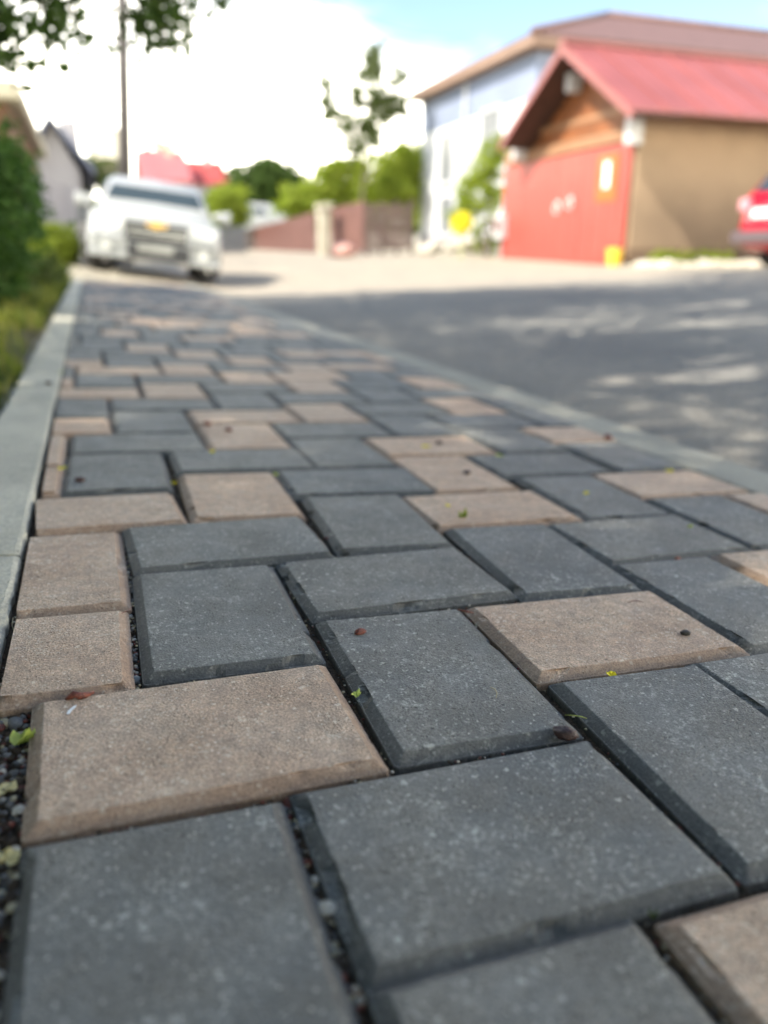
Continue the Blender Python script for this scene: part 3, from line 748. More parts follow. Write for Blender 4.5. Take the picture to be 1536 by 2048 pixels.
b = MB(); b.box(gp(RX0-.02, mid_y-.1, top_z+.03), gp(RX1, mid_y+.1, top_z+.10)); b.build('ridge_cap', m_roof_red, gar)
for ye in (evR.y, evL.y):   # barge boards
    b = MB(); q = [gp(RX0-.03, ye, eave_z-.12), gp(RX0-.03, mid_y, top_z-.12), gp(RX0-.03, mid_y, top_z+.02), gp(RX0-.03, ye, eave_z+.02)]
    b.prism(q if ye < mid_y else q[::-1], (.03, 0, 0)); b.build('barge_board', m_roof_red, gar)
    # dark boarding below the overhang
    for j in range(5):
        x0 = RX0 + .02 + j*.19
        b = MB(); q = [gp(x0, ye, eave_z-.03), gp(x0, mid_y, top_z-.03), gp(x0, mid_y, top_z-.06), gp(x0, ye, eave_z-.06)]
        b.prism(q if ye < mid_y else q[::-1], (.17, 0, 0)); b.build('soffit_board', m_beam, gar)
# gable boards (horizontal)
zb = 2.42; nb = 8
def yr(z):  # gable limits at height z
    t = (top_z - .1 - z)/(top_z - eave_z); return mid_y - t*(mid_y-evR.y) + .05, mid_y + t*(evL.y-mid_y) - .05
for i in range(nb):
    z0 = zb + (top_z - .15 - zb)*i/nb; z1 = zb + (top_z - .15 - zb)*(i+1)/nb - .012
    a0, b0 = yr(z0); a1, b1 = yr(z1); a0 = max(a0, g_r+.02); b0 = min(b0, g_l); a1 = max(a1, g_r+.02); b1 = min(b1, g_l)
    bb = MB(); bb.prism([gp(GX, a0, z0), gp(GX, a1, z1), gp(GX, b1, z1), gp(GX, b0, z0)], (.03, 0, 0)); bb.build('gable_board', m_wood, gar)
b = MB(); b.box(gp(GX-.06, g_r+.1, 2.2), gp(GX+.04, g_l-.05, 2.40)); b.build('lintel', m_tan, gar, bevel=.01)
b = MB(); b.box(gp(GX-.02, g_r+.1, 2.66), gp(GX+.0, g_l-.25, 2.76)); b.build('tie_beam', m_tan, gar)
for (px, py, hh, nm) in ((1262, 262, .42, 'post_cap'), (1033, 307, .28, 'post_cap'), (1142, 165, .32, 'purlin_end')):
    c = on_x(px, py, 8.75)
    b = MB(); b.box(gp(8.68, c.y-.085, c.z-hh/2), gp(8.94, c.y+.085, c.z+hh/2)); b.build(nm, m_frame, gar, bevel=.02)
# the gate: two leaves of vertical boards
gate = thing('gate', 'red double gate of vertical boards closing the garage front', 'gate', (GX-.03, (g_r+g_l)/2, zg))
gy0, gy1 = g_r + .04, g_l - .05; nbd = 22
for i in range(nbd):
    y0 = gy0 + (gy1-gy0)*i/nbd; y1 = gy0 + (gy1-gy0)*(i+1)/nbd - (.008 if i != nbd//2-1 else .02)
    bb = MB(); bb.box((-.02 - .004*(i % 2), y0-(g_r+g_l)/2, .02), (.02, y1-(g_r+g_l)/2, 2.03)); bb.build('gate_board', m_gate, gate)
for z in (.3, 1.75):
    bb = MB(); bb.box((.021, gy0-(g_r+g_l)/2, z), (.05, gy1-(g_r+g_l)/2, z+.1)); bb.build('rail', m_gate, gate)
for (px, py) in ((1115, 417), (1141, 408)):
    c = on_x(px, py, GX-.06); bb = MB()
    ring = [Vector((-.05, c.y-(g_r+g_l)/2 + .09*math.cos(a*math.pi/6), c.z-zg + .09*math.sin(a*math.pi/6))) for a in range(13)]
    bb.tube(ring, [.018]*13, 6, cap=False); bb.box((-.045, c.y-(g_r+g_l)/2-.05, c.z-zg+.05), (-.025, c.y-(g_r+g_l)/2+.05, c.z-zg+.14)); bb.build('ring_handle', m_lamp, gate, smooth=True)
# poster
pc = on_x(1213, 352, GX-.07); p0 = on_x(1238, 305, GX-.07); p1 = on_x(1190, 405, GX-.07)
pst = thing('poster', 'orange poster with a white centre fixed on the right gate leaf', 'poster', (GX-.07, pc.y, pc.z))
bb = MB(); bb.box((0, p0.y-pc.y, p1.z-pc.z), (.012, p1.y-pc.y, p0.z-pc.z)); bb.build('sheet', m_orange, pst)
bb = MB(); bb.box((-.004, -.09, -.20), (-.001, .09, .24)); bb.build('white_field', m_plate, pst)
# amber disc by the gate foot
c = on_x(1229, 512, GX-.25)
am = thing('bucket', 'amber yellow bucket standing at the foot of the red gate', 'bucket', (GX-.25, c.y, .13))
bb = MB(); bb.tube([(0, 0, 0), (0, 0, .3)], [.11, .145], 14); bb.build('pail', m_amber, am, smooth=False)
bb = MB(); bb.tube([Vector((0, .15*math.cos(a*math.pi/8), .29-.14*math.sin(a*math.pi/8))) for a in range(9)], [.006]*9, 5); bb.build('handle', m_chrome, am)

# ------------------------------------------------------------------ white house behind
HX = 12.0
c_n = on_x(1066, 78, HX-.4); c_f = on_x(822, 208, HX-.4)
ez = (c_n.z + c_f.z)/2; y_n, y_f = c_n.y, c_f.y
hs = thing('house', 'white two-storey house with brown eaves, painted blue-grey eave shadow and brown-red tiled hip roof', 'house', (HX, 26, .5))
def hp(x, y, z): return Vector((x - HX, y - 26, z - .5))
b = MB()
wy0, wy1 = y_n + .4, y_f - .1
b.box(hp(HX, wy0, .2), hp(30, wy0+.25, ez-.05)); b.box(hp(HX, wy1-.25, .2), hp(30, wy1, ez-.05)); b.box(hp(HX, wy0+.25, .2), hp(HX+.25, wy1-.25, ez-.05)); b.box(hp(29.7, wy0+.25, .2), hp(30, wy1-.25, ez-.05))
b.build('wall', m_white_wall, hs)
b = MB(); b.box(hp(HX-.012, wy0-.012, ez-1.15), hp(HX-.002, wy1+.012, ez-.052)); b.box(hp(HX-.002, wy0-.012, ez-1.15), hp(30.01, wy0-.002, ez-.052)); b.build('painted_eave_shadow', simple('eave_shadow_blue', (0.20, 0.235, 0.32), .9, .06, .6), hs)  # shadow of the eaves painted on as a blue-grey strip
b = MB(); b.box(hp(HX-.4, y_n, ez-.05), hp(31, y_f, ez+.02)); b.build('soffit', m_soffit, hs)
b = MB(); b.box(hp(HX-.43, y_n-.03, ez-.02), hp(HX-.4, y_f+.03, ez+.2)); b.box(hp(HX-.4, y_n-.03, ez-.02), hp(31, y_n, ez+.2)); b.build('fascia', m_soffit, hs)
rz = on_y(1230, 36, 24.5).z; rxa = on_y(1230, 36, 24.5).x
ym = (y_n+y_f)/2
# tiled hip roof in courses
def course_quad(a, b_, c, d, n, name):
    """a-b eave edge, d-c ridge edge"""
    for i in range(n):
        t0, t1 = i/n, (i+1)/n + .01
        q = [a.lerp(d, t0), b_.lerp(c, t0), b_.lerp(c, t1), a.lerp(d, t1)]
        bb = MB(); bb.prism(q, (0, 0, .05 + .001*i)); bb.build(name, m_tile, hs)
A, B, C, D = hp(HX-.45, y_n-.05, ez+.2), hp(31, y_n-.05, ez+.2), hp(31, y_f+.05, ez+.2), hp(HX-.45, y_f+.05, ez+.2)
r0, r1 = hp(rxa, ym, rz+.1), hp(27, ym, rz+.1)
course_quad(A, B, r1, r0, 14, 'tile_course'); course_quad(C, D, r0, r1, 14, 'tile_course'); course_quad(D, A, r0, r0 + Vector((0, -.001, 0)), 10, 'tile_course')
b = MB(); b.tube([r0 + Vector((0, 0, .1)), r1 + Vector((0, 0, .1))], [.12, .12], 8); b.tube([A + Vector((0, 0, .08)), r0 + Vector((0, 0, .1))], [.09, .1], 8); b.build('ridge_tiles', m_tile, hs, smooth=True)
def window(parent, off, x, y, z, w, h, nx=-1):
    f = MB(); t = .07
    for lo_, hi_ in (((-.05, -w/2, 0), (.03, w/2, t)), ((-.05, -w/2, h-t), (.03, w/2, h)), ((-.05, -w/2, t), (.03, -w/2+t, h-t)), ((-.05, w/2-t, t), (.03, w/2, h-t)), ((-.04, -t/2, t), (.02, t/2, h-t))):
        f.box(off(x, y, z) + Vector(lo_), off(x, y, z) + Vector(hi_))
    fo = f.build('window', m_frame, parent)
    g_ = MB(); g_.box(off(x, y, z) + Vector((-.022, -w/2+.01, .01)), off(x, y, z) + Vector((-.008, w/2-.01, h-.01))); g_.build('pane', m_pane, fo)
    s_ = MB(); s_.box(off(x, y, z) + Vector((-.14, -w/2-.08, -.07)), off(x, y, z) + Vector((-.002, w/2+.08, -.002))); s_.build('sill', m_frame, fo)
for px, py, hgt, wd in ((893, 368, 1.6, 1.2), (893, 470, 1.3, 1.2), (980, 330, 1.6, 1.3)):
    q = on_x(px, py, HX); window(hs, hp, HX-.003, q.y, q.z, wd, hgt)
b = MB(); q = on_x(925, 400, HX-.08); b.tube([hp(HX-.08, q.y, .6), hp(HX-.08, q.y, ez-.06)], [.05, .05], 8); b.build('downpipe', m_frame, hs)
b = MB(); b.box(hp(HX-.04, wy0-.04, .2), hp(HX-.001, wy1+.04, 1.0)); b.build('plinth', m_grey_wall, hs)

# ------------------------------------------------------------------ fence, pillar, things along the far kerb
def fence(label, a, b_, h0, h1, mat_, n, seed, gap=.012):
    a = Vector(a); b_ = Vector(b_); d = (b_-a); L_ = d.length; ang = math.atan2(d.y, d.x)
    t = thing('fence', label, 'fence', a, ang, 'brown fences across the street'); rr = random.Random(seed)
    mesh = None
    for i in range(n):
        x0 = L_*i/n; x1 = L_*(i+1)/n - gap; hh = h0 + (h1-h0)*i/n + rr.uniform(-.01, .01)
        z = (b_.z-a.z)*i/n
        bb = MB(); bb.box((x0, -.01 - .003*(i % 2), z), (x1, .012, z+hh)); bb.build('board', mat_, t)
    for f_ in (.2, .8):
        bb = MB(); bb.tube([(0, .035, h0*f_), (L_, .035, (b_.z-a.z)+h1*f_)], [.022, .022], 4); bb.build('rail', mat_, t)
    for i in range(4):
        x = L_*i/3; z = (b_.z-a.z)*i/3; bb = MB(); bb.box((x-.04, .06, z-.3), (x+.04, .14, z+h0+.05)); bb.build('post', mat_, t)
    return t
fa = on_y(484, 499, 31); fb = on_y(632, 504, 24); fc = on_y(728, 503, 21.5); fd = on_y(824, 498, 21)
fence('long reddish-brown board fence left of the cream pillar', fa, fb, on_y(484, 462, 31).z-fa.z, on_y(632, 424, 24).z-fb.z, m_fence, 44, 1)
fence('paler pinkish-brown fence section right of the cream pillar', on_y(664, 505, 23), fc, 1.2, on_y(728, 402, 21.5).z-fc.z, m_fence_pink, 18, 2)
fence('dark brown slatted fence section beside the white house', on_y(732, 503, 21.4), fd, on_y(728, 408, 21.5).z-fc.z, on_y(820, 408, 21).z-fd.z, m_fence_dark, 30, 3, .008)
q0 = on_y(648, 480, 22.5); zb0 = H(q0.x, 22.5)
pl = thing('pillar', 'cream pillar standing between two brown fence sections', 'pillar', (q0.x, 22.5, zb0))
b = MB(); b.box((-.15, -.15, -.1), (.15, .15, on_y(648, 420, 22.5).z-zb0)); b.build('shaft', m_cream, pl, bevel=.03)
b = MB(); b.box((-.19, -.19, on_y(648, 420, 22.5).z-zb0), (.19, .19, on_y(648, 408, 22.5).z-zb0)); b.build('cap', m_cream, pl, bevel=.02)
q0 = on_y(685, 492, 20); b = MB(); rr = random.Random(2); pebble(b, (0, 0, .16), .28, rr, .75); o = b.build('boulder', m_pinkstone, smooth=True, loc=(q0.x, 20, H(q0.x, 20)))
tag(o, 'rounded pinkish boulder on the ground before the pale fence section', 'boulder')
# climbing bush, yellow flowers, at the garage's left corner
bush('tall light-green climbing bush between the white house and the red gate', (9.2, 18.0, .2), .8, 5000, .10, m_leaf_bright, 31, 'climbing_bush',
     [(*P3(975, 330, 18.6), .5, 1.1), (*P3(950, 380, 18.8), .55, 1), (*P3(985, 400, 18.2), .45, 1.1), (*P3(935, 420, 19), .45, .9), (*P3(975, 470, 18.4), .5, .9), (*P3(990, 300, 18.4), .35, 1)])
q0 = on_y(924, 440, 17.6); fl = thing('flower_cluster', 'round cluster of vivid yellow flowers in front of the climbing bush', 'flowers', (q0.x, 17.6, H(q0.x, 17.6)))
b = MB(); b.tube([(0, 0, 0), (0, 0, q0.z - H(q0.x, 17.6))], [.02, .012], 6); b.build('stem', m_stem, fl)
b = MB(); rr = random.Random(8)
for _ in range(900):
    d = Vector((rr.gauss(0, 1), rr.gauss(0, 1), rr.gauss(0, 1))).normalized()*.27*rr.random()**.3; leafquad(b, d + Vector((0, 0, q0.z-H(q0.x, 17.6)-.08)), .07, rr)
b.build('flowers', m_yellow_leaf, fl)
for (px, py, nm, lb, r_) in ((1005, 455, 'gas_meter', 'small pale meter box on the wall left of the red gate', .16),):
    q0 = on_x(px, py, GX-.1); o = thing(nm, lb, 'meter box', (GX-.1, q0.y+.1, q0.z))
    b = MB(); b.box((-.1, -.2, -.25), (.1, .2, .28)); b.build('case', m_frame, o, bevel=.03)
    b = MB(); b.box((-.112, -.15, -.1), (-.1005, .15, .18)); b.build('door', m_fence_pink, o)
    b = MB(); b.tube([(0, 0, -.25), (0, 0, zg-q0.z)], [.02, .02], 6); b.build('pipe', m_frame, o)
for i, (px, wd) in enumerate(((870, .5), (905, .45), (945, .4))):
    q0 = on_y(px, 490, 20); b = MB(); rr = random.Random(60+i)
    for _ in range(5): pebble(b, (rr.uniform(-.3, .3), rr.uniform(-.15, .15), .12+rr.uniform(0, .12)), rr.uniform(.14, .22), rr, .9)
    o = b.build('rock_heap', m_rubble, smooth=False, loc=(q0.x, 20, H(q0.x, 20)))
    tag(o, ('low heap of pale stones nearest the brown fence, before the white house', 'middle heap of pale stones before the white house', 'heap of pale stones below the yellow flowers')[i], 'rocks', 'pale stone heaps before the white house')
# rubble and weeds at the foot of the ochre wall
b = MB(); rr = random.Random(17)
for _ in range(420):
    x = rr.uniform(8.7, 15); y = 12.0 - abs(rr.gauss(0, .5)) - (x-9)*.12*rr.random()
    pebble(b, (x, y, H(x, y)+.01), rr.uniform(.03, .12)*(1.4 if rr.random() < .1 else 1), rr, .7, rr.choice((0, 0, 0, 1)))
o = b.build('rubble', [m_rubble, m_cream], smooth=False); tag(o, 'strip of pale rubble along the foot of the ochre wall', 'rubble', kind='stuff')
for i, (px, py, r_, lb) in enumerate(((1345, 510, .28, 'clump of green weeds at the wall foot nearest the gate'), (1432, 516, .24, 'green weeds at the wall foot beside the red car'))):
    q0 = on_y(px, py, 11.7); t = thing('weeds', lb, 'weeds', (q0.x, 11.7, H(q0.x, 11.7)))
    crown_mesh([(q0.x+dx, 11.7, H(q0.x, 11.7)+.12, r_*.7, .6) for dx in (-.25, 0, .28)], 900, .07, m_leaf_bright, 70+i, None, t, 'foliage', .2)

# ------------------------------------------------------------------ cars
def half(y, pts): return [Vector((x, y, z)) for x, z in pts] + [Vector((-x, y, z)) for x, z in reversed(pts)]
def wheel(parent, x, y, r_, w, turn=0, name='wheel', zc=None):
    t = Matrix.Translation((x, y, zc or r_)) @ Matrix.Rotation(turn, 4, 'Z'); b = MB()
    prof = [(-w/2, r_*.62), (-w/2, r_*.93), (-w/2+.025, r_), (w/2-.025, r_), (w/2, r_*.93), (w/2, r_*.62)]
    rings = [[t @ Vector((px_, rr_*math.cos(a*math.pi/12), rr_*math.sin(a*math.pi/12))) for a in range(24)] for px_, rr_ in prof]
    b.loft(rings, cap=False); o = b.build(name, m_rubber, parent, smooth=True)
    b = MB(); s_ = 1 if x > 0 else -1
    for ss in (-1, 1):
        xx = ss*(w/2-.03)
        b.tube([t @ Vector((xx-.006, 0, 0)), t @ Vector((xx+.006, 0, 0))], [r_*.62]*2, 24)
        b.tube([t @ Vector((xx, 0, 0)), t @ Vector((xx+ss*.03, 0, 0))], [r_*.2, r_*.14], 10)
    for k_ in range(7):
        a = k_*2*math.pi/7; d = Vector((0, math.cos(a), math.sin(a)))
        b.tube([t @ (Vector((s_*(w/2-.02), 0, 0)) + d*r_*.1), t @ (Vector((s_*(w/2-.012), 0, 0)) + d*r_*.58)], [.03, .02], 5)
    b.build('rim', m_chrome, o, smooth=False)
    return o
def arc(y0, r_, z0, n=8): return [(y0 + r_*math.cos(math.pi*k_/n), z0 + r_*math.sin(math.pi*k_/n)) for k_ in range(n+1)]
# white car: front faces the camera
cq = on_y(300, 470, 10.9)
car = thing('parked_car', 'white car with dark grille and gold emblem parked half on the pavement', 'car', (cq.x, 10.75, 0.03))
car.rotation_euler = (0, R(7.0), R(-3)); car.scale = (.90, .90, .86)
hwid = .93
ST = [(0.00, .80, .40, .60, .80), (0.08, .88, .26, .80, .90), (0.25, .92, .24, .88, .96), (0.9, hwid, .24, .94, 1.02), (1.30, hwid, .24, .98, 1.05), (3.6, hwid, .24, 1.0, 1.05), (4.5, .91, .26, .98, 1.02), (4.68, .84, .40, .9, .95)]
b = MB(); rings = []
for y, w_, zb_, zs, zt_ in ST:
    rings.append(half(y, [(0.001, zb_), (w_-.12, zb_), (w_, zb_+.14), (w_+.01, (zb_+zs)/2), (w_-.03, zs-.05), (w_-.14, zs+.02), (.4, zt_), (.001, zt_+.01)]))
b.loft(rings); b.build('body', m_white_paint, car, smooth=True)
b = MB(); CS = [(1.25, .80, 1.02, 1.03), (1.78, .70, 1.02, 1.40), (2.05, .68, 1.02, 1.52), (2.6, .68, 1.02, 1.57), (3.6, .67, 1.02, 1.55), (4.2, .66, 1.02, 1.35), (4.5, .72, 1.0, 1.03)]
b.loft([half(y, [(0.001, zb_), (.84 if y < 4.4 else .78, zb_), (w_+.03, zt_-.06 if zt_ > 1.1 else zt_-.005), (w_-.05, zt_), (.001, zt_+.02)]) for y, w_, zb_, zt_ in CS])
b.build('cabin', m_white_paint, car, smooth=True)
b = MB(); b.prism([Vector((-.72, 1.395, 1.125)), Vector((.72, 1.395, 1.125)), Vector((.64, 1.74, 1.365)), Vector((-.64, 1.74, 1.365))], (0, -.012, .02)); b.build('windscreen', m_glass, car)
for s_ in (-1, 1):
    b = MB(); b.prism([Vector((s_*.82, 1.75, 1.1)), Vector((s_*.82, 3.9, 1.1)), Vector((s_*.705, 3.6, 1.46)), Vector((s_*.72, 2.1, 1.46))], (s_*.025, 0, .005)); b.build('side_window', m_glass, car)
    b = MB(); b.loft([[Vector((s_*(.90+k_*.26), 1.50 + .05*math.cos(a*math.pi/5), 1.06 + (.05+.055*min(k_, .8)*1.3)*math.sin(a*math.pi/5))) for a in range(10)] for k_ in (0, .3, .9, 1)]); b.build('mirror', m_white_paint, car, smooth=True)
    b = MB(); b.prism([Vector((s_*.44, -.015, .66)), Vector((s_*.80, .035, .64)), Vector((s_*.87, .12, .80)), Vector((s_*.46, .02, .78))], (0, -.02, 0)); b.build('headlight', m_lamp, car)
    b = MB(); b.tube([(s_*.66, -.02, .40), (s_*.66, .02, .40)], [.06, .06], 12); b.build('fog_lamp', m_lamp, car)
    wheel(car, s_*.76, .92, .33, .22, R(-32)); wheel(car, s_*.78, 3.62, .33, .22)
    b = MB(); pts = arc(.92, .40, .30); b.prism([Vector((s_*.935, y, z)) for y, z in pts], (s_*.012, 0, 0)); b.build('wheel_arch', m_black, car)
b = MB(); b.box((-.42, -.022, .52), (.42, .02, .78)); b.build('grille', m_black, car, bevel=.015)
for z in (.60, .66): 
    b = MB(); b.box((-.41, -.034, z), (.41, -.0225, z+.018)); b.build('grille_bar', m_chrome, car)
b = MB(); b.box((-.38, -.03, .27), (.46, .02, .47)); b.build('lower_grille', m_black, car, bevel=.015)
b = MB(); b.box((-.24, -.045, .37), (.24, -.031, .47)); b.build('number_plate', simple('dusty_plate', (.30, .30, .27), .5), car)
cr = [(-.14, -.025), (-.05, -.025), (-.045, -.05), (.035, -.05), (.04, -.025), (.14, -.025), (.15, .025), (.05, .025), (.045, .05), (-.035, .05), (-.04, .025), (-.13, .025)]
b = MB(); b.prism([Vector((x, -.055, .755+z)) for x, z in cr], (0, .02, 0)); b.build('emblem', m_gold, car)
b = MB(); b.box((-.90, -.0, .24), (.90, .14, .34)); b.build('bumper_lip', m_white_paint, car, bevel=.02)
# red hatchback at the right edge: its rear faces the street
rc_ = thing('parked_car', 'crimson hatchback cut off by the right edge of the view', 'car', (9.25, 9.12, H(9.3, 9.1)))
rc_.rotation_euler = (0, 0, R(-90))
b = MB(); ST = [(0.00, .70, .42, .85, .92), (0.06, .80, .30, .92, 1.0), (0.3, .85, .22, .95, 1.02), (3.2, .85, .22, .92, .98), (3.9, .82, .24, .8, .86), (4.1, .7, .4, .65, .7)]
b.loft([half(y, [(0.001, zb_), (w_-.1, zb_), (w_, zb_+.12), (w_+.01, (zb_+zs)/2), (w_-.02, zs-.05), (w_-.1, zs), (.001, zt_)]) for y, w_, zb_, zs, zt_ in ST]); b.build('body', m_red_paint, rc_, smooth=True)
b = MB(); CS = [(.05, .70, .95, .99), (.35, .62, .95, 1.38), (.6, .60, .95, 1.46), (1.8, .60, .95, 1.48), (2.3, .60, .95, 1.4), (3.1, .7, .95, .97)]
b.loft([half(y, [(0.001, zb_), (.78, zb_), (w_+.03, zt_-.05 if zt_ > 1.1 else zt_-.003), (w_-.05, zt_), (.001, zt_+.015)]) for y, w_, zb_, zt_ in CS]); b.build('cabin', m_red_paint, rc_, smooth=True)
b = MB(); b.prism([Vector((-.6, .09, 1.06)), Vector((.6, .09, 1.06)), Vector((.53, .29, 1.33)), Vector((-.53, .29, 1.33))], (0, -.03, .01)); b.build('rear_window', m_glass, rc_)
for s_ in (-1, 1):
    b = MB(); b.prism([Vector((s_*.74, .4, 1.0)), Vector((s_*.74, 2.6, 1.0)), Vector((s_*.64, 2.1, 1.36)), Vector((s_*.64, .6, 1.36))], (s_*.035, 0, .0)); b.build('side_window', m_glass, rc_)
    b = MB(); b.box((s_*.70-.09, -.03, .80), (s_*.70+.09, .06, .98)); b.build('tail_lamp', m_tail, rc_, bevel=.02)
    wheel(rc_, s_*.72, .75, .30, .2); wheel(rc_, s_*.72, 3.2, .30, .2)
b = MB(); b.box((-.86, -.06, .34), (.86, .04, .52)); b.build('bumper', m_bumper, rc_, bevel=.03)
b = MB(); b.box((-.52, -.02, .70), (.52, .0, .82)); b.build('number_plate', m_plate, rc_)
# pale van far up the street
vq = on_y(528, 440, 33)
van = thing('parked_van', 'small pale silver-white van far off above the brown fence', 'van', (vq.x, 33, H(vq.x, 33)))
van.rotation_euler = (0, 0, R(70))
vt = on_y(528, 408, 33).z - H(vq.x, 33)
b = MB(); b.loft([half(y, [(0.001, .3), (.8, .3), (.88, .6), (.88, zt_*.62), (.74, zt_), (.001, zt_+.02)]) for y, zt_ in ((-1.7, .95), (-1.5, 1.1), (-.8, 1.25), (-.3, vt-.05), (.4, vt), (1.8, vt-.02), (2.0, vt-.3))]); b.build('body', m_white_paint, van, smooth=True)
for s_ in (-1, 1):
    b = MB(); b.prism([Vector((s_*.83, -.4, vt*.62)), Vector((s_*.83, 1.7, vt*.62)), Vector((s_*.77, 1.6, vt*.88)), Vector((s_*.77, -.1, vt*.88))], (s_*.03, 0, 0)); b.build('side_window', m_glass, van)
    wheel(van, s_*.78, -1.0, .3, .2); wheel(van, s_*.78, 1.3, .3, .2)
dq = on_y(452, 500, 26); dk = thing('dark_gate', 'dark grey metal gate between the white car and the brown fence', 'gate', (dq.x, 26, H(dq.x, 26)))
for i in range(9):
    b = MB(); b.box((-.6+i*.14, 0, 0), (-.6+i*.14+.12, .03, on_y(452, 452, 26).z-H(dq.x, 26))); b.build('gate_board', simple('dark_grey_paint', (.10, .105, .115), .6) if i == 0 else bpy.data.materials['dark_grey_paint'], dk)

# ------------------------------------------------------------------ far background: trees, houses, poles
def T(label, px, py_base, y, blobs, n, size, mat_, seed, r0=.14, shell=.4, name='tree'):
    q = on_y(px, py_base, y); z = H(q.x, y)
    bl = [(*on_y(a, c, y + dy), r_, sz) for a, c, dy, r_, sz in blobs]
    return tree(label, (q.x, y, z), bl, n, size, mat_, seed, r0, 'trees along the far side of the street', name, None, shell)
T('tall thin tree with sparse crown rising above the brown fence', 722, 490, 28,
  [(742,150,0,.62,1.4),(750,110,0,.42,1.3),(765,205,.3,.75,1.0),(715,195,0,.5,1.2),(652,175,0,.42,1.4),(655,225,0,.5,1.1),(690,255,0,.6,.9),(740,265,0,.65,.9),(795,160,0,.45,1.2),(800,215,0,.5,.9),(712,300,0,.5,1.0)], 7400, .14, m_leaf_olive, 101, .05, .05)
T('broad yellow-green tree behind the fence beside the white house', 780, 480, 30,
  [(700,380,0,1.1,.8),(760,355,0,1.2,.9),(810,350,0,1.3,1),(640,370,0,.9,.8),(620,400,0,.8,.7),(590,405,0,.8,.7),(670,400,0,.9,.7),(720,400,-.5,.9,.7),(680,345,0,.7,.7),(790,385,-1,.9,.7),(830,340,0,1.0,1),(850,375,2,1.1,1),(860,350,4,1.0,1),(850,410,2,.9,.8)], 17000, .2, m_leaf_bright, 102)
T('small rounded bright green tree right of the white car', 455, 470, 30, [(455,410,0,.75,.9),(445,440,0,.7,.8),(470,430,0,.6,.8),(440,400,0,.5,.8)], 5000, .18, m_leaf_bright, 103)
T('dark green tree mass above the pale van', 525, 470, 50, [(500,372,0,1.5,.8),(540,362,0,1.6,.8),(575,375,0,1.3,.8),(600,390,0,1.2,.7),(480,395,0,1.3,.7),(560,400,0,1.6,.7)], 11000, .3, m_leaf, 104)
T('olive tree behind the grey house at the far left', 150, 470, 33, [(140,360,0,.9,.9),(125,330,0,.7,.9),(165,345,0,.6,.9),(205,345,0,.7,1),(220,365,0,.6,.8)], 2400, .2, m_leaf_olive, 105)
T('little green tree peeping over the red roofs', 320, 400, 62, [(318,305,0,1.2,.8),(300,318,0,1.0,.7),(345,312,0,.9,.6)], 1600, .3, m_leaf, 106)
hd = MB(); rr = random.Random(55)
for _ in range(9000):
    x = rr.uniform(-60, 190); y = 150 + rr.uniform(-8, 8); hgt = 5 + 3.5*noise.noise(Vector((x*.06, 0, 0)))
    leafquad(hd, (x, y, H(x, y) + hgt*rr.random()), 2.0, rr)
tag(hd.build('treeline', m_leaf_olive), 'distant olive-green treeline closing the view along the horizon', 'treeline', kind='stuff')
def gable_house(label, y, pxl, pxr, py_eave, py_ridge, roofm, wallm, depth=9, group=None, ridge_x=True, over=.4, name='house', nwin=2):
    a = on_y(pxl, py_eave, y); c = on_y(pxr, py_eave, y); top = on_y((pxl+pxr)/2, py_ridge, y + depth/2).z; w_ = c.x-a.x
    z0 = H((a.x+c.x)/2, y); ez_ = a.z; t = thing(name, label, 'house', ((a.x+c.x)/2, y, z0), 0, group); hw = w_/2
    b = MB(); b.box((-hw, 0, -.2), (hw, depth, ez_-z0)); 
    if not ridge_x: b.prism([Vector((-hw, .02, ez_-z0)), Vector((hw, .02, ez_-z0)), Vector((0, .02, top-z0))], (0, depth-.04, 0))
    b.build('wall', wallm, t)
    b = MB(); h1 = ez_-z0; h2 = top-z0
    if ridge_x:
        for ys, s_ in ((-over, 1), (depth+over, -1)):
            p = [Vector((-hw-over, ys, h1-.1)), Vector((hw+over, ys, h1-.1)), Vector((hw+over, depth/2, h2)), Vector((-hw-over, depth/2, h2))]
            b.prism(p if s_ > 0 else p[::-1], (0, 0, .14))
    else:
        for xs, s_ in ((-hw-over, 1), (hw+over, -1)):
            p = [Vector((xs, -over, h1-.1)), Vector((0, -over, h2)), Vector((0, depth+over, h2)), Vector((xs, depth+over, h1-.1))]
            b.prism(p[::-1] if s_ > 0 else p, (0, 0, .14))
    rf = b.build('roof', roofm, t)
    b = MB(); b.box((hw*.3, depth*.4, h1), (hw*.3+.5, depth*.4+.5, h2+.5)); b.build('chimney', wallm, rf)
    for i in range(nwin):
        x = -hw + w_*(i+.5)/nwin; f = MB(); f.box((x-.5, -.05, h1*.35), (x+.5, -.001, h1*.75)); fo = f.build('window', m_frame, t)
        g_ = MB(); g_.box((x-.43, -.07, h1*.35+.07), (x+.43, -.051, h1*.75-.07)); g_.build('pane', m_pane, fo)
    return t
m_far_red = simple('far_red_roof', (0.36, 0.06, 0.05), .6, .1, 1)
m_far_pink = simple('far_pink_roof', (0.38, 0.12, 0.12), .6, .1, 1)
gable_house('far house with a steep pinkish-red roof above the white car', 55, 296, 372, 362, 306, m_far_pink, m_cream, 8, ridge_x=True)
gable_house('far house with a bright red gable roof right of the pink roof', 58, 376, 452, 366, 326, m_far_red, m_grey_wall, 8, ridge_x=True)
gable_house('low grey house with dark roof beyond the left shrub', 24, 66, 158, 340, 282, m_slate, m_grey_wall, 8, ridge_x=False)
gable_house('narrow cream house seen between the two poles', 44, 196, 232, 318, 262, m_cream, m_cream, 6, nwin=1)
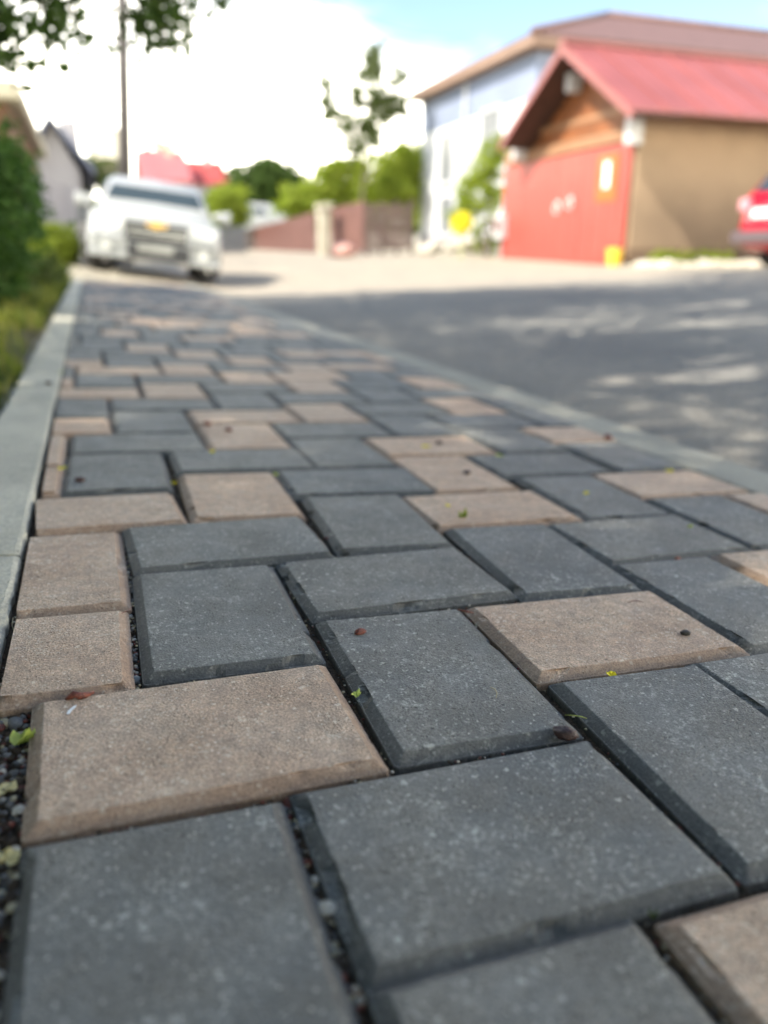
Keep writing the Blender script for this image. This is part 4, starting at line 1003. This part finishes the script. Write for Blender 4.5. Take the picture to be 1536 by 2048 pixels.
# rust brown house at the left edge with blue domed roof
lq = on_y(45, 200, 13); l0 = -6.0
lh = thing('house', 'rust-brown house at the left edge with pale cornice and blue curved roof', 'house', (lq.x-2, 13, H(-1, 13)))
z0 = lh.location.z; zc = on_y(20, 205, 13).z - z0; zt_ = on_y(20, 165, 13).z - z0; ztop = on_y(5, 130, 13).z - z0
b = MB(); b.box((-5, 0, -.2), (2.0-.22, 7, zc)); b.build('wall', m_brick, lh)
b = MB(); b.box((-5.1, -.25, zc), (2.0, 7.2, zt_)); b.build('cornice', m_cream, lh, bevel=.04)
b = MB(); b.loft([[Vector((-1.6 + (3.45*math.cos(a*math.pi/12))*k_, 3.4 + 3.5*math.sin(a*math.pi/12)*k_, zt_ + (ztop-zt_)*hh)) for a in range(24)] for k_, hh in ((1, 0), (.97, .35), (.85, .75), (.6, 1.0), (.2, 1.15), (.02, 1.2))]); b.build('roof', m_slate, lh, smooth=True)
for i in range(2):
    b = MB(); b.box((-.6+i*1.4, -.06, zc*.35), (.2+i*1.4, -.001, zc*.8)); fo = b.build('window', m_frame, lh)
    b = MB(); b.box((-.53+i*1.4, -.08, zc*.35+.07), (.13+i*1.4, -.061, zc*.8-.07)); b.build('pane', m_pane, fo)
# grey boundary wall and poles
gw = [on_y(70, 470, 14), on_y(160, 480, 21)]
b = MB(); a, c = gw; zt1 = on_y(70, 350, 14).z; zt2 = on_y(152, 372, 21).z
b.prism([Vector((a.x, a.y, -.1)), Vector((c.x, c.y, 0)), Vector((c.x, c.y, zt2)), Vector((a.x, a.y, zt1))], (-.2, 0, 0))
o = b.build('boundary_wall', m_grey_wall); tag(o, 'plain grey boundary wall running behind the shrub towards the street', 'wall')
def pole(label, px, y, py_top, r_, arms=False, lean=0):
    q = on_y(px, 480, y); z = H(q.x, y); top = on_y(px, py_top, y).z - z
    t = thing('utility_pole', label, 'pole', (q.x, y, z), 0, 'utility poles'); t.rotation_euler = (0, lean, 0)
    b = MB(); b.tube([(0, 0, -.2), (0, 0, top*.5), (0, 0, top)], [r_*1.25, r_*1.05, r_*.8], 10); b.build('shaft', m_pole, t, smooth=True)
    if arms:
        b = MB(); b.box((-.55, -.04, top-.35), (.55, .04, top-.27)); b.build('crossarm', m_pole, t)
        for x in (-.5, 0, .5):
            b = MB(); b.tube([(x, 0, top-.27), (x, 0, top-.15)], [.03, .02], 8); b.build('insulator', m_frame, t)
    return t
p1_ = pole('tall grey utility pole rising out of the picture behind the white car', 249, 19, -260, .13, True, R(4.7))
pole('short leaning strut pole against the tall utility pole', 238, 19.3, 232, .09, False, R(6))
pole('shorter utility pole left of the tall one', 172, 30, 245, .12, False, R(-2))
w_ = MB()
for dz in (0, .25):
    pts = [Vector((1.3, 19, 8.1-dz)).lerp(Vector((16, 33, 9.0-dz)), t) - Vector((0, 0, 1.3*4*t*(1-t))) for t in np.linspace(0, 1, 16)]
    w_.tube(pts, [.012]*16, 4)
tag(w_.build('overhead_cable', m_wire), 'pair of thin overhead cables crossing the pale sky', 'cable')

# ------------------------------------------------------------------ small things lying on the paving
def husk(label, px, py, ln, mat_, seed, name='seed_husk', asp=.62, h=.0063, rz=0, cat='seed'):
    ln *= 1.2; q = on_walk(px, py, h); b = MB(); off = Vector((seed*3.3,)*3); vs = []
    for v_ in ICO3[0]:
        k_ = 1 + .30*noise.noise(v_*2.2 + off) + .14*noise.noise(v_*6 + off)
        crease = .20*math.exp(-((v_.y)/.16)**2)*(v_.z > 0)
        vs.append((v_.x*ln/2*k_, v_.y*ln/2*asp*k_, (v_.z*ln/2*asp*.85)*(k_-crease) + ln*.21))
    b.add(vs, ICO3[1]); o = b.build(name, mat_, smooth=True)
    o.matrix_world = MW @ Matrix.Translation((q.x, q.y, h)) @ Matrix.Rotation(rz, 4, 'Z')
    return tag(o, label, cat, 'dry seed husks on the pavers')
husk('small red-brown seed husk on the upper part of the central grey paver', 720, 1268, .0098, m_seed, 1, rz=.2)
husk('blackish husk on the pale brown paver at the right', 1370, 1270, .0095, m_seed_black, 2, rz=-.3)
husk('largest dark brown husk, on the lower right corner of the central grey paver', 1130, 1476, .0155, m_seed_dark, 3, rz=-.7, h=.004)
husk('dark husk on the small grey paver by the left kerb', 160, 963, .0125, m_seed_dark, 4)
husk('brown husk on the brown paver left of centre, nearer the kerb', 415, 850, .014, m_seed, 5)
husk('brown husk on the brown paver left of centre, farther right of its twin', 457, 862, .012, m_seed, 6)
husk('dark husk on the upright pale brown paver right of centre', 934, 948, .0115, m_seed_dark, 7)
husk('purple-brown husk lying on the left kerb', 97, 768, .013, m_seed_dark, 8, h=.009)
husk('red husk in the joint at the right, behind the grey pavers', 1355, 1120, .008, m_seed, 9, h=.004)
husk('brown husk beside the yellow petal on the far brown paver', 878, 888, .012, m_seed_dark, 10)
husk('reddish husk where the pavers meet the right kerb', 1215, 878, .018, m_seed, 11)
husk('tiny red husk in the joint at the middle left', 652, 1078, .005, m_seed, 12, h=.001)
# curled bark on the second cut brown paver
b = MB(); pts = [on_walk(x, y, z) for x, y, z in ((132, 1400, .006), (148, 1388, .011), (160, 1392, .009), (172, 1390, .008), (188, 1384, .007))]
b.tube(pts, [.0015, .0032, .0028, .0024, .0010], 9); o = b.build('bark_curl', m_seed, smooth=True); o.matrix_world = MW
tag(o, 'curled rusty strip of bark on the cut brown paver at the left', 'bark')
def petal(label, px, py, size, mat_, seed, h=.0068, name='petal', cat='petal', up=.004):
    q = on_walk(px, py, h); rr = random.Random(seed); b = MB(); a0 = rr.uniform(0, 6.28); n = 12; vs = [(0, 0, 0)]
    for k_ in range(n):
        a = 2*math.pi*k_/n; r_ = size/2*(.65 + .4*abs(math.cos(a*1.0)) + rr.uniform(-.16, .16))
        vs.append((r_*math.cos(a+a0), r_*math.sin(a+a0)*.8, up*rr.uniform(.0, 1)*(1 if k_ % 3 else 1.6)))
    fs = [(0, 1+k_, 1+(k_+1) % n) for k_ in range(n)]
    b.add(vs, fs); o = b.build(name, mat_); s_ = o.modifiers.new('thick', 'SOLIDIFY'); s_.thickness = .0003
    o.matrix_world = MW @ Matrix.Translation((q.x, q.y, h)); return tag(o, label, cat, 'fallen petals and leaves on the pavers')
petal('pale lime petal on the left arris of the central grey paver', 712, 1392, .0095, m_lime, 1, .005)
petal('bright yellow petal in the joint below the pale brown paver', 1222, 1352, .010, m_yellow_leaf, 2, .004)
petal('yellow petal on the far brown paver in the middle', 851, 894, .020, m_yellow_leaf, 3)
petal('yellow-green petal on the thin brown strip by the left kerb', 125, 938, .016, m_yellow_leaf, 4)
petal('small yellow petal at the corner of the light brown paver', 348, 968, .009, m_yellow_leaf, 5, .003)
petal('small lime petal in the joint beside the far end of the light brown paver', 552, 950, .009, m_lime, 6, .004)
petal('green leaf lying on the brown paver right of centre', 925, 1034, .014, m_leaf_bright, 7, up=.009, name='leaf', cat='leaf')
petal('small yellow petal just behind the green leaf', 896, 1012, .009, m_yellow_leaf, 8)
petal('tiny yellow petal on the upright grey paver at the right', 1172, 987, .009, m_yellow_leaf, 9)
petal('tiny pale petal near the end of the wide grey paver at the right', 1380, 1055, .007, m_lime, 10)
petal('yellow speck of petal by the edge of the farthest right pink paver', 1338, 943, .014, m_yellow_leaf, 11)
petal('olive leaf fragment in the joint between two far grey pavers', 1000, 912, .018, m_lime, 12)
petal('small lime petal in the joint below the far left brown paver', 424, 905, .010, m_yellow_leaf, 13)
petal('cream petal on the gravel beside the kerb', 8, 1582, .016, m_cream_leaf, 14, -.003)
petal('long pale petal on the gravel, nearest the camera', 12, 1722, .018, m_cream_leaf, 15, -.003)
petal('curled yellow-green leaf on the gravel by the first brown paver', 45, 1485, .018, m_lime, 16, -.004, up=.012, name='leaf', cat='leaf')
petal('grey-green leaf scrap in the joint at the lower right', 1303, 1836, .006, m_leaf_olive, 17, .001, up=.004)
petal('green leaf scrap on the left kerb beside the pavers', 122, 745, .016, m_lime, 18, .009)
def strand(label, pts, r_, mat_, name='twig', cat='twig'):
    b = MB(); P_ = [on_walk(*p) for p in pts]; b.tube(P_, [r_*.6] + [r_]*(len(P_)-2) + [r_*.5], 6); o = b.build(name, mat_, smooth=True); o.matrix_world = MW
    return tag(o, label, cat)
strand('short curved straw on the central grey paver', [(981, 1374, .007), (990, 1378, .0085), (994, 1386, .008), (992, 1396, .007)], .0005, m_straw, 'straw', 'straw')
strand('thin yellow-green stem bridging the joint left of the big right paver', [(1130, 1430, .005), (1148, 1431, .008), (1162, 1433, .007), (1174, 1437, .006)], .0005, m_stem, 'stem', 'stem')
strand('brown splinter in the joint at the corner of the pale brown paver', [(915, 1219, .005), (930, 1222, .007), (948, 1226, .004)], .0012, m_seed, 'splinter', 'splinter')
strand('fine brown root fibre crossing the joint by the cut brown paver', [(238, 1228, .006), (255, 1222, .004), (266, 1212, .003)], .0004, m_seed, 'root_fibre', 'root')
strand('pale straw lying along the joint below the first upright grey paver', [(340, 1372, .002), (375, 1366, .004), (400, 1362, .002)], .0005, m_straw, 'straw', 'straw')
strand('reddish twig on the pale brown paver near its far edge', [(1255, 1204, .0065), (1270, 1201, .007), (1287, 1204, .0065)], .0004, m_seed, 'twig', 'twig')
strand('thin root hanging over the edge beside the left kerb', [(26, 1235, .004), (24, 1250, .001), (28, 1262, -.004), (28, 1275, -.006)], .0004, m_straw, 'root_fibre', 'root')
def stone(label, px, py, r_, seed, h=0, mat_=None):
    q = on_walk(px, py, h); b = MB(); off = Vector((seed*1.7,)*3)
    b.add([(v_.x*r_*1.2*(1+.2*noise.noise(v_+off)), v_.y*r_*(1+.2*noise.noise(v_*1.4+off)), v_.z*r_*.75) for v_ in ICO3[0]], ICO3[1]); o = b.build('pebble', mat_ or m_pebble, smooth=True)
    o.matrix_world = MW @ Matrix.Translation((q.x, q.y, h)) @ Matrix.Rotation(seed, 4, 'Z'); return tag(o, label, 'pebble', 'pebbles between the pavers')
stone('smooth dark pebble wedged in the joint left of the first upright grey paver', 270, 1360, .0042, 1, -.003, simple('slate_pebble', (.10, .115, .12), .5, .2, 60))
stone('pale grey pebble on the soil beside the kerb, behind the first brown paver', 30, 1447, .0058, 2, -.005)
stone('cream pebble in the wide joint near the bottom of the view', 655, 1822, .0062, 3, -.004, m_rubble)
stone('orange pebble at the foot of the wide joint', 728, 1990, .0050, 4, -.006, m_tan)
stone('rust-coloured pebble at the top of the wide joint', 578, 1608, .0045, 5, -.006, m_seed)

def fleck(label, px, py, pts, mat_):
    q = on_walk(px, py, .0069); b = MB(); n = len(pts); b.prism([Vector((x*.001, y*.001, 0)) for x, y in pts], (0, 0, .00025)); o = b.build('paint_fleck', mat_)
    o.matrix_world = MW @ Matrix.Translation((q.x, q.y, .0069)); return tag(o, label, 'mark')
fleck('white droplet mark on the big brown paver near its far left corner', 142, 1420, [(-3, -5), (-1, -5.6), (0, -3), (1.2, 0), (3.4, 3), (3.8, 6), (2, 5.4), (-.6, 1.6), (-2.6, -1.6)], m_plate)
fleck('orange stain on the big brown paver towards its right end', 568, 1458, [(-5, -.6), (-2, -1.5), (2, -1), (5.5, -1.6), (4, 1), (1, 2.2), (-1.5, 1)], simple('orange_stain', (.62, .36, .17), .8))
fleck('short white scratch on the nearer cut brown paver', 182, 1313, [(-.5, -9), (.4, -9), (.9, 0), (.5, 9), (-.4, 7), (-.2, 0)], m_cream)
